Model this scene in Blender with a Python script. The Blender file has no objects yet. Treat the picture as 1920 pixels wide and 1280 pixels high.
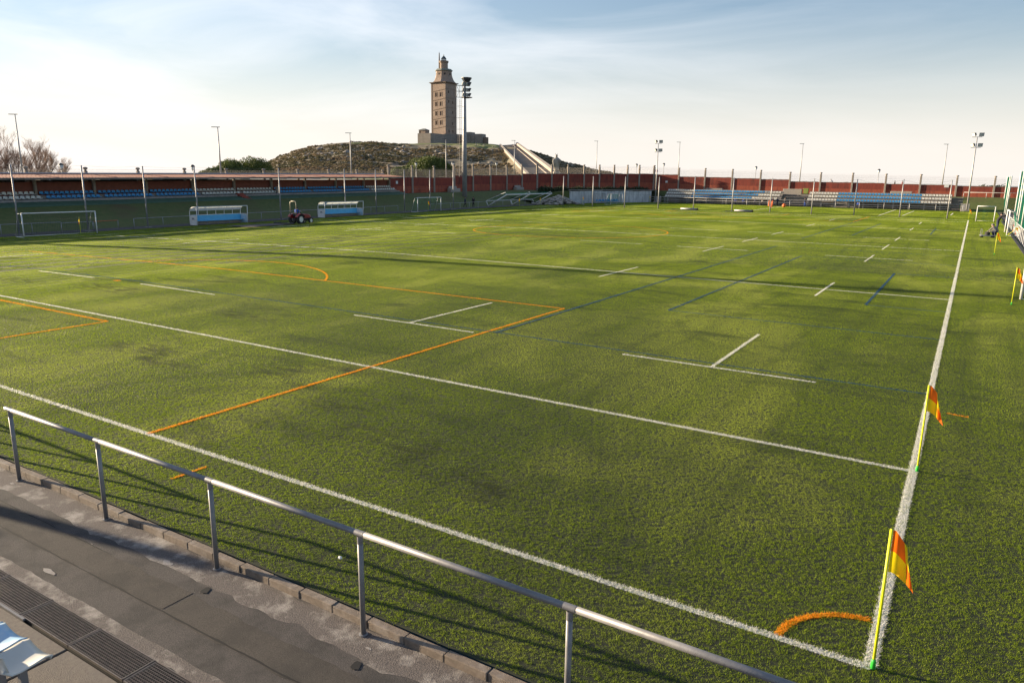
import bpy, bmesh, math, random
import numpy as np
from mathutils import Vector, Matrix, noise
R = math.radians
random.seed(7); rng = np.random.default_rng(7)
scene = bpy.context.scene
COL = scene.collection

# ------------------------------------------------------------------ camera
CAM = Vector((0.2986, -7.356, 4.742)); YAW, PITCH, ROLL = 0.55428, 0.21982, 0.01339
FPX = 1365.8
fw = Vector((-math.sin(YAW)*math.cos(PITCH), math.cos(YAW)*math.cos(PITCH), -math.sin(PITCH)))
rt0 = Vector((math.cos(YAW), math.sin(YAW), 0)); up0 = rt0.cross(fw)
rt = rt0*math.cos(ROLL) + up0*math.sin(ROLL); up = -rt0*math.sin(ROLL) + up0*math.cos(ROLL)
cd = bpy.data.cameras.new('camera'); cam = bpy.data.objects.new('camera', cd); COL.objects.link(cam)
M = Matrix.Identity(4)
for i in range(3):
    M[i][0] = rt[i]; M[i][1] = up[i]; M[i][2] = -fw[i]; M[i][3] = CAM[i]
cam.matrix_world = M
cd.sensor_width = 36; cd.lens = 36*FPX/1920; cd.clip_start = 0.1; cd.clip_end = 60000
scene.camera = cam

# ------------------------------------------------------------------ sky and sun
SUN_AZ, SUN_EL = R(10.0), R(10.8)            # the sun stands low over the covered stand
sun_dir = Vector((-math.cos(SUN_AZ)*math.cos(SUN_EL), -math.sin(SUN_AZ)*math.cos(SUN_EL), math.sin(SUN_EL)))
world = bpy.data.worlds.new('World'); scene.world = world; world.use_nodes = True
wn, wl = world.node_tree.nodes, world.node_tree.links
wn.clear()
wo = wn.new('ShaderNodeOutputWorld'); bg = wn.new('ShaderNodeBackground'); bg.inputs['Strength'].default_value = 0.058
sky = wn.new('ShaderNodeTexSky'); sky.sky_type = 'NISHITA'; sky.sun_disc = False
sky.sun_elevation = SUN_EL; sky.sun_rotation = math.atan2(sun_dir.x, sun_dir.y)
sky.altitude = 30; sky.air_density = 1.35; sky.dust_density = 0.6; sky.ozone_density = 4.0
tc = wn.new('ShaderNodeTexCoord'); mp = wn.new('ShaderNodeMapping'); mp.inputs['Scale'].default_value = (1.3, 2.0, 9.0)
mp.inputs['Rotation'].default_value = (0.05, 0.12, 0.4)
nz = wn.new('ShaderNodeTexNoise'); nz.inputs['Scale'].default_value = 1.5; nz.inputs['Detail'].default_value = 7; nz.inputs['Roughness'].default_value = 0.55
nz.inputs['Distortion'].default_value = 0.5
cr = wn.new('ShaderNodeValToRGB'); cr.color_ramp.elements[0].position = 0.38; cr.color_ramp.elements[1].position = 0.80
cr.color_ramp.elements[0].color = (0.22,)*3+(1,); cr.color_ramp.elements[1].color = (0.85,)*3+(1,)
mx = wn.new('ShaderNodeMixRGB'); mx.inputs['Color2'].default_value = (7.6, 7.6, 7.8, 1)
wl.new(tc.outputs['Generated'], mp.inputs['Vector']); wl.new(mp.outputs[0], nz.inputs['Vector']); wl.new(nz.outputs['Fac'], cr.inputs[0])
sc_ = wn.new('ShaderNodeSeparateXYZ'); cm = wn.new('ShaderNodeMapRange'); cm.inputs[1].default_value = -0.85; cm.inputs[2].default_value = 0.1; cm.inputs[3].default_value = 1.0; cm.inputs[4].default_value = 0.22
cmul = wn.new('ShaderNodeMath'); cmul.operation = 'MULTIPLY'      # thin cloud thickens towards the sun's side
wl.new(tc.outputs['Generated'], sc_.inputs[0]); wl.new(sc_.outputs[0], cm.inputs[0]); wl.new(cr.outputs[0], cmul.inputs[0]); wl.new(cm.outputs[0], cmul.inputs[1]); wl.new(cmul.outputs[0], mx.inputs['Fac']); tn = wn.new('ShaderNodeMixRGB'); tn.blend_type = 'MULTIPLY'; tn.inputs['Fac'].default_value = 1.0; tn.inputs['Color2'].default_value = (0.98, 1.02, 1.13, 1)
wl.new(sky.outputs[0], tn.inputs['Color1']); wl.new(tn.outputs[0], mx.inputs['Color1']); # pale haze low over the horizon
sx = wn.new('ShaderNodeSeparateXYZ'); hz = wn.new('ShaderNodeMapRange'); hz.interpolation_type = 'SMOOTHERSTEP'
hz.inputs[1].default_value = -0.02; hz.inputs[2].default_value = 0.24; hz.inputs[3].default_value = 0.80; hz.inputs[4].default_value = 0.0
mh = wn.new('ShaderNodeMixRGB'); mh.inputs['Color2'].default_value = (7.0, 6.5, 6.1, 1)
wl.new(tc.outputs['Generated'], sx.inputs[0]); wl.new(sx.outputs['Z'], hz.inputs[0]); wl.new(hz.outputs[0], mh.inputs['Fac']); wl.new(mx.outputs[0], mh.inputs['Color1']); wl.new(mh.outputs[0], bg.inputs['Color']); wl.new(bg.outputs[0], wo.inputs[0])
sl = bpy.data.lights.new('sun', 'SUN'); sl.energy = 5.0; sl.angle = R(0.6); sl.color = (1.0, 0.81, 0.56)
so = bpy.data.objects.new('sun', sl); COL.objects.link(so); so.rotation_euler = sun_dir.to_track_quat('Z', 'Y').to_euler(); so.location = (-60, -20, 60)
vs = scene.view_settings
vs.view_transform = 'Standard'; vs.look = 'None'; vs.gamma = 1; vs.exposure = 1.52
try: vs.use_curve_mapping = False
except Exception: pass

# ------------------------------------------------------------------ helpers
def ray(u, v):
    return fw + rt*((u-960)/FPX) + up*((640-v)/FPX)
def at(u, v, x=None, y=None, r=None):          # the point in the place seen at a picture position, at a known plane or range
    d = ray(u, v)
    if x is not None: t = (x-CAM.x)/d.x
    elif y is not None: t = (y-CAM.y)/d.y
    else: t = r/math.hypot(d.x, d.y)
    return CAM + d*t
def zt(x, y):                                   # the pitch is crowned; its far left side lies lower
    d = min(max(-30-x, 0), 40); c = 0.019*d*d/(d+6)
    return -c*(1-0.9*min(max((y-25)/75, 0), 1))
def tag(o, label=None, cat=None, group=None, kind=None):
    if label: o['label'] = label
    if cat: o['category'] = cat
    if group: o['group'] = group
    if kind: o['kind'] = kind
    return o
def empty(name, loc=(0, 0, 0), rz=0, label=None, cat=None, group=None):
    o = bpy.data.objects.new(name, None); COL.objects.link(o); o.location = loc; o.rotation_euler = (0, 0, rz); o.empty_display_size = 0.2
    return tag(o, label, cat, group)
def inst(name, mesh, parent=None, loc=(0, 0, 0), rz=0, scale=None, rot=None):
    o = bpy.data.objects.new(name, mesh); COL.objects.link(o); o.parent = parent; o.location = loc
    o.rotation_euler = rot if rot else (0, 0, rz)
    if scale: o.scale = scale
    return o
def copy_tree(o, parent=None):
    c = o.copy(); COL.objects.link(c); c.parent = parent
    for ch in o.children: copy_tree(ch, c)
    return c
class MB:
    def __init__(s): s.v = []; s.f = []; s.m = []
    def add(s, vs_, fs, mi=0):
        b = len(s.v); s.v += [tuple(q) for q in vs_]; s.f += [tuple(i+b for i in f) for f in fs]; s.m += [mi]*len(fs); return s
    def box(s, x0, x1, y0, y1, z0, z1, mi=0, mat=None):
        vs_ = [(x0, y0, z0), (x1, y0, z0), (x1, y1, z0), (x0, y1, z0), (x0, y0, z1), (x1, y0, z1), (x1, y1, z1), (x0, y1, z1)]
        if mat is not None: vs_ = [mat @ Vector(q) for q in vs_]
        return s.add(vs_, [(3, 2, 1, 0), (4, 5, 6, 7), (0, 1, 5, 4), (1, 2, 6, 5), (2, 3, 7, 6), (3, 0, 4, 7)], mi)
    def rbox(s, x0, x1, y0, y1, z0, z1, b=0.01, mi=0, mat=None):     # box with chamfered upright and top edges
        def ring(o, z): return [(x0+o+0*b, y0+b, z), (x0+b, y0+o, z), (x1-b, y0+o, z), (x1-o, y0+b, z), (x1-o, y1-b, z), (x1-b, y1-o, z), (x0+b, y1-o, z), (x0+o, y1-b, z)]
        rings = [ring(0, z0), ring(0, z1-b), ring(b*0.7, z1)]
        vs_ = [q for r_ in rings for q in r_]
        if mat is not None: vs_ = [mat @ Vector(q) for q in vs_]
        fs = [tuple(range(7, -1, -1)), tuple(range(16, 24))]
        for k in range(2):
            for i in range(8): fs.append((k*8+i, k*8+(i+1) % 8, k*8+8+(i+1) % 8, k*8+8+i))
        return s.add(vs_, fs, mi)
    def tube(s, pts, r, n=8, cap=True, mi=0):
        pts = [Vector(q) for q in pts]; rs = r if isinstance(r, (list, tuple)) else [r]*len(pts)
        vs_ = []; fs = []; ref = None
        for i, q in enumerate(pts):
            t = (pts[min(i+1, len(pts)-1)]-pts[max(i-1, 0)]).normalized()
            if ref is None or abs(ref.dot(t)) > 0.97: ref = Vector((0, 0, 1)) if abs(t.z) < 0.9 else Vector((1, 0, 0))
            a = t.cross(ref).normalized(); b = t.cross(a).normalized(); ref = -b if False else ref
            for k in range(n):
                w = 2*math.pi*k/n; vs_.append(q+(a*math.cos(w)+b*math.sin(w))*rs[i])
        for i in range(len(pts)-1):
            for k in range(n):
                fs.append((i*n+k, i*n+(k+1) % n, (i+1)*n+(k+1) % n, (i+1)*n+k))
        if cap: fs.append(tuple(range(n-1, -1, -1))); fs.append(tuple((len(pts)-1)*n+k for k in range(n)))
        return s.add(vs_, fs, mi)
    def lathe(s, prof, n=12, c=(0, 0), mi=0, rot=0.0, sx=1, sy=1):
        vs_ = [(c[0]+r*sx*math.cos(2*math.pi*k/n+rot), c[1]+r*sy*math.sin(2*math.pi*k/n+rot), z) for r, z in prof for k in range(n)]
        fs = [(i*n+k, i*n+(k+1) % n, (i+1)*n+(k+1) % n, (i+1)*n+k) for i in range(len(prof)-1) for k in range(n)]
        fs += [tuple(range(n-1, -1, -1)), tuple((len(prof)-1)*n+k for k in range(n))]
        return s.add(vs_, fs, mi)
    def quad(s, a, b, c, d, mi=0): return s.add([a, b, c, d], [(0, 1, 2, 3)], mi)
    def mesh(s, name, mats, smooth=False):
        me = bpy.data.meshes.new(name); me.from_pydata(s.v, [], s.f)
        for m in (mats if isinstance(mats, (list, tuple)) else [mats]): me.materials.append(m)
        if any(s.m): me.polygons.foreach_set('material_index', s.m)
        if smooth: me.polygons.foreach_set('use_smooth', [True]*len(s.f))
        me.update(); return me
    def build(s, name, mats, parent=None, loc=(0, 0, 0), rz=0, smooth=False):
        return inst(name, s.mesh(name, mats, smooth), parent, loc, rz)
def fixn(me):
    bm = bmesh.new(); bm.from_mesh(me); bmesh.ops.recalc_face_normals(bm, faces=bm.faces); bm.to_mesh(me); bm.free(); return me

def mat(name, c1, c2=None, scale=4.0, rough=0.7, metal=0.0, bump=0.0, bscale=60.0, spec=0.4, c3=None, s3=0.6, f3=(0.45, 0.65), transl=None, alpha=1.0, ramp=(0.35, 0.65), stretch=None, detail=5):
    m = bpy.data.materials.new(name); m.use_nodes = True; n, l = m.node_tree.nodes, m.node_tree.links
    p = n['Principled BSDF']; p.inputs['Roughness'].default_value = rough; p.inputs['Metallic'].default_value = metal
    p.inputs['Specular IOR Level'].default_value = spec; p.inputs['Base Color'].default_value = (*c1, 1); p.inputs['Alpha'].default_value = alpha
    g = n.new('ShaderNodeNewGeometry'); vec = g.outputs['Position']
    if stretch:
        mpn = n.new('ShaderNodeMapping'); mpn.inputs['Scale'].default_value = stretch; l.new(vec, mpn.inputs[0]); vec = mpn.outputs[0]
    if c2:
        t = n.new('ShaderNodeTexNoise'); t.inputs['Scale'].default_value = scale; t.inputs['Detail'].default_value = detail; t.inputs['Roughness'].default_value = 0.6
        r_ = n.new('ShaderNodeMapRange'); r_.inputs[1].default_value = ramp[0]; r_.inputs[2].default_value = ramp[1]
        x = n.new('ShaderNodeMixRGB'); x.inputs[1].default_value = (*c1, 1); x.inputs[2].default_value = (*c2, 1)
        l.new(vec, t.inputs['Vector']); l.new(t.outputs['Fac'], r_.inputs[0]); l.new(r_.outputs[0], x.inputs[0]); col = x.outputs[0]
        if c3:
            t3 = n.new('ShaderNodeTexNoise'); t3.inputs['Scale'].default_value = s3; t3.inputs['Detail'].default_value = 6; t3.inputs['Roughness'].default_value = 0.65
            r3 = n.new('ShaderNodeMapRange'); r3.inputs[1].default_value = f3[0]; r3.inputs[2].default_value = f3[1]
            x3 = n.new('ShaderNodeMixRGB'); x3.inputs[2].default_value = (*c3, 1)
            l.new(vec, t3.inputs['Vector']); l.new(t3.outputs['Fac'], r3.inputs[0]); l.new(r3.outputs[0], x3.inputs[0]); l.new(col, x3.inputs[1]); col = x3.outputs[0]
        l.new(col, p.inputs['Base Color'])
    if bump:
        tb = n.new('ShaderNodeTexNoise'); tb.inputs['Scale'].default_value = bscale; tb.inputs['Detail'].default_value = 4
        bp = n.new('ShaderNodeBump'); bp.inputs['Strength'].default_value = bump; bp.inputs['Distance'].default_value = 0.02
        l.new(g.outputs['Position'], tb.inputs['Vector']); l.new(tb.outputs['Fac'], bp.inputs['Height']); l.new(bp.outputs[0], p.inputs['Normal'])
    if transl:
        tr = n.new('ShaderNodeBsdfTranslucent'); ms = n.new('ShaderNodeMixShader'); ms.inputs[0].default_value = transl
        if c2: l.new(col, tr.inputs[0])
        else: tr.inputs[0].default_value = (*c1, 1)
        l.new(p.outputs[0], ms.inputs[1]); l.new(tr.outputs[0], ms.inputs[2]); l.new(ms.outputs[0], n['Material Output'].inputs[0])
    return m

def fibre_mat(name, dark, lite, wear_sheen=None, tr=0.5):
    """plastic turf fibre: each blade carries its own tint; worn patches and brushed-nap sheen are noise in the colour"""
    m = bpy.data.materials.new(name); m.use_nodes = True; n, l = m.node_tree.nodes, m.node_tree.links
    p = n['Principled BSDF']; p.inputs['Roughness'].default_value = 0.5; p.inputs['Specular IOR Level'].default_value = 0.18
    a = n.new('ShaderNodeAttribute'); a.attribute_name = 'tint'
    x = n.new('ShaderNodeMixRGB'); x.inputs[1].default_value = (*dark, 1); x.inputs[2].default_value = (*lite, 1); l.new(a.outputs['Fac'], x.inputs[0]); col = x.outputs[0]
    if wear_sheen:
        g = n.new('ShaderNodeNewGeometry')
        for sc, stv, lo, hi, c, amt in wear_sheen:
            mpn = n.new('ShaderNodeMapping'); mpn.inputs['Scale'].default_value = stv; mpn.inputs['Rotation'].default_value = (0, 0, 0.35)
            t = n.new('ShaderNodeTexNoise'); t.inputs['Scale'].default_value = sc; t.inputs['Detail'].default_value = 5; t.inputs['Roughness'].default_value = 0.6; t.inputs['Distortion'].default_value = 0.6
            r_ = n.new('ShaderNodeMapRange'); r_.inputs[1].default_value = lo; r_.inputs[2].default_value = hi; r_.inputs[4].default_value = amt
            xx = n.new('ShaderNodeMixRGB'); xx.inputs[2].default_value = (*c, 1)
            l.new(g.outputs['Position'], mpn.inputs[0]); l.new(mpn.outputs[0], t.inputs['Vector']); l.new(t.outputs['Fac'], r_.inputs[0]); l.new(r_.outputs[0], xx.inputs[0]); l.new(col, xx.inputs[1]); col = xx.outputs[0]
    if wear_sheen:
        def mth(op, a, b=None):
            q = n.new('ShaderNodeMath'); q.operation = op
            for i, v in enumerate((a, b)):
                if v is None: continue
                if isinstance(v, (int, float)): q.inputs[i].default_value = v
                else: l.new(v, q.inputs[i])
            return q.outputs[0]
        sx_ = n.new('ShaderNodeSeparateXYZ'); l.new(g.outputs['Position'], sx_.inputs[0]); X_, Y_ = sx_.outputs[0], sx_.outputs[1]
        wn_ = n.new('ShaderNodeTexNoise'); wn_.inputs['Scale'].default_value = 0.9; wn_.inputs['Detail'].default_value = 4; l.new(g.outputs['Position'], wn_.inputs['Vector'])
        tot = None
        # tyre marks of the maintenance tractor: turning circles and long runs beside the touchline
        for cx_, cy_, r_, w_ in ((1.9, 15.5, 2.1, .30), (1.9, 15.5, 3.2, .30), (-3.5, 17.5, 3.4, .30), (-3.5, 17.5, 4.5, .30), (-9.5, -1.0, 5.6, .5), (-9.5, -1.0, 6.9, .5), (-5.0, 30, 9, .35), (-5.0, 30, 10.2, .35)):
            d_ = mth('SQRT', mth('ADD', mth('POWER', mth('SUBTRACT', X_, cx_), 2.0), mth('POWER', mth('SUBTRACT', Y_, cy_), 2.0)))
            q = mth('SUBTRACT', 1.0, mth('DIVIDE', mth('ABSOLUTE', mth('SUBTRACT', mth('ADD', d_, mth('MULTIPLY', wn_.outputs['Fac'], 0.25)), r_)), w_)); q = mth('MAXIMUM', q, 0.0); tot = q if tot is None else mth('MAXIMUM', tot, q)
        for x_, w_ in ((1.0, .28), (2.1, .28), (-2.2, .3), (-3.4, .3), (-6.2, .3), (-7.3, .3)):
            q = mth('MAXIMUM', mth('SUBTRACT', 1.0, mth('DIVIDE', mth('ABSOLUTE', mth('SUBTRACT', mth('ADD', X_, mth('MULTIPLY', mth('SINE', mth('MULTIPLY', Y_, 0.12)), 0.35)), x_)), w_)), 0.0); tot = mth('MAXIMUM', tot, q)
        msk = n.new('ShaderNodeMapRange'); msk.inputs[1].default_value = 0.36; msk.inputs[2].default_value = 0.70; msk.inputs[4].default_value = 0.55; l.new(wn_.outputs['Fac'], msk.inputs[0])
        tk = n.new('ShaderNodeMixRGB'); tk.inputs[2].default_value = (0.050, 0.085, 0.014, 1); l.new(mth('MULTIPLY', tot, msk.outputs[0]), tk.inputs[0]); l.new(col, tk.inputs[1]); col = tk.outputs[0]
        # scuffed patches where rubber crumb lies on top
        tot = None
        for cx_, cy_, rx_, ry_ in ((-13.8, 4.6, .8, .45), (-12.6, 5.5, 1.0, .4), (-10.6, 3.2, .8, .3), (-8.2, 2.2, 1.6, .5), (-6.0, 1.5, 1.5, .5), (-18.5, 3.9, 1.6, .5), (-16.9, 3.3, 1.2, .35), (-30, 9.6, 2.2, .7), (-20.6, 8.7, 1.6, .4), (-36, 8.6, 2.0, .5)):
            d_ = mth('ADD', mth('POWER', mth('DIVIDE', mth('SUBTRACT', X_, cx_), rx_), 2.0), mth('POWER', mth('DIVIDE', mth('SUBTRACT', Y_, cy_), ry_), 2.0))
            q = mth('MAXIMUM', mth('SUBTRACT', 1.0, mth('MULTIPLY', d_, 0.5)), 0.0); tot = q if tot is None else mth('MAXIMUM', tot, q)
        sn = n.new('ShaderNodeTexNoise'); sn.inputs['Scale'].default_value = 2.6; sn.inputs['Detail'].default_value = 6; sm = n.new('ShaderNodeMapping'); sm.inputs['Scale'].default_value = (.6, 1.6, 1); l.new(g.outputs['Position'], sm.inputs[0]); l.new(sm.outputs[0], sn.inputs['Vector'])
        sr = n.new('ShaderNodeMapRange'); sr.inputs[1].default_value = 0.40; sr.inputs[2].default_value = 0.74; l.new(sn.outputs['Fac'], sr.inputs[0])
        sk_ = n.new('ShaderNodeMixRGB'); sk_.inputs[2].default_value = (0.024, 0.028, 0.014, 1); l.new(mth('MULTIPLY', tot, sr.outputs[0]), sk_.inputs[0]); l.new(col, sk_.inputs[1]); col = sk_.outputs[0]
    l.new(col, p.inputs['Base Color'])
    trn = n.new('ShaderNodeBsdfTranslucent'); ms = n.new('ShaderNodeMixShader'); ms.inputs[0].default_value = tr
    l.new(col, trn.inputs[0]); l.new(p.outputs[0], ms.inputs[1]); l.new(trn.outputs[0], ms.inputs[2]); l.new(ms.outputs[0], n['Material Output'].inputs[0])
    return m

def masonry(name, c1, c2, mortar, w=1.6, h=0.55, stain=None):
    """coursed stone, too far away to build block by block"""
    m = bpy.data.materials.new(name); m.use_nodes = True; n, l = m.node_tree.nodes, m.node_tree.links; p = n['Principled BSDF']; p.inputs['Roughness'].default_value = 0.92
    g = n.new('ShaderNodeNewGeometry'); s = n.new('ShaderNodeSeparateXYZ'); a = n.new('ShaderNodeMath'); c = n.new('ShaderNodeCombineXYZ'); l.new(g.outputs['Position'], s.inputs[0]); l.new(s.outputs[0], a.inputs[0]); l.new(s.outputs[1], a.inputs[1]); l.new(a.outputs[0], c.inputs[0]); l.new(s.outputs[2], c.inputs[1])
    b = n.new('ShaderNodeTexBrick'); b.inputs['Scale'].default_value = 1.0; b.inputs['Brick Width'].default_value = w; b.inputs['Row Height'].default_value = h; b.inputs['Mortar Size'].default_value = 0.035; b.inputs['Bias'].default_value = -0.1
    b.inputs['Color1'].default_value = (*c1, 1); b.inputs['Color2'].default_value = (*c2, 1); b.inputs['Mortar'].default_value = (*mortar, 1); l.new(c.outputs[0], b.inputs['Vector'])
    t = n.new('ShaderNodeTexNoise'); t.inputs['Scale'].default_value = 0.35; t.inputs['Detail'].default_value = 7; mp_ = n.new('ShaderNodeMapping'); mp_.inputs['Scale'].default_value = (1, 1, 0.3); l.new(g.outputs['Position'], mp_.inputs[0]); l.new(mp_.outputs[0], t.inputs['Vector'])
    r_ = n.new('ShaderNodeMapRange'); r_.inputs[1].default_value = 0.45; r_.inputs[2].default_value = 0.68; r_.inputs[4].default_value = 0.6; l.new(t.outputs['Fac'], r_.inputs[0])
    x = n.new('ShaderNodeMixRGB'); x.inputs[2].default_value = (*(stain or mortar), 1); l.new(r_.outputs[0], x.inputs[0]); l.new(b.outputs['Color'], x.inputs[1]); l.new(x.outputs[0], p.inputs['Base Color'])
    bp = n.new('ShaderNodeBump'); bp.inputs['Distance'].default_value = 0.05; bp.inputs['Strength'].default_value = 0.6; l.new(b.outputs['Fac'], bp.inputs['Height']); bp.invert = True; l.new(bp.outputs[0], p.inputs['Normal'])
    return m
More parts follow.
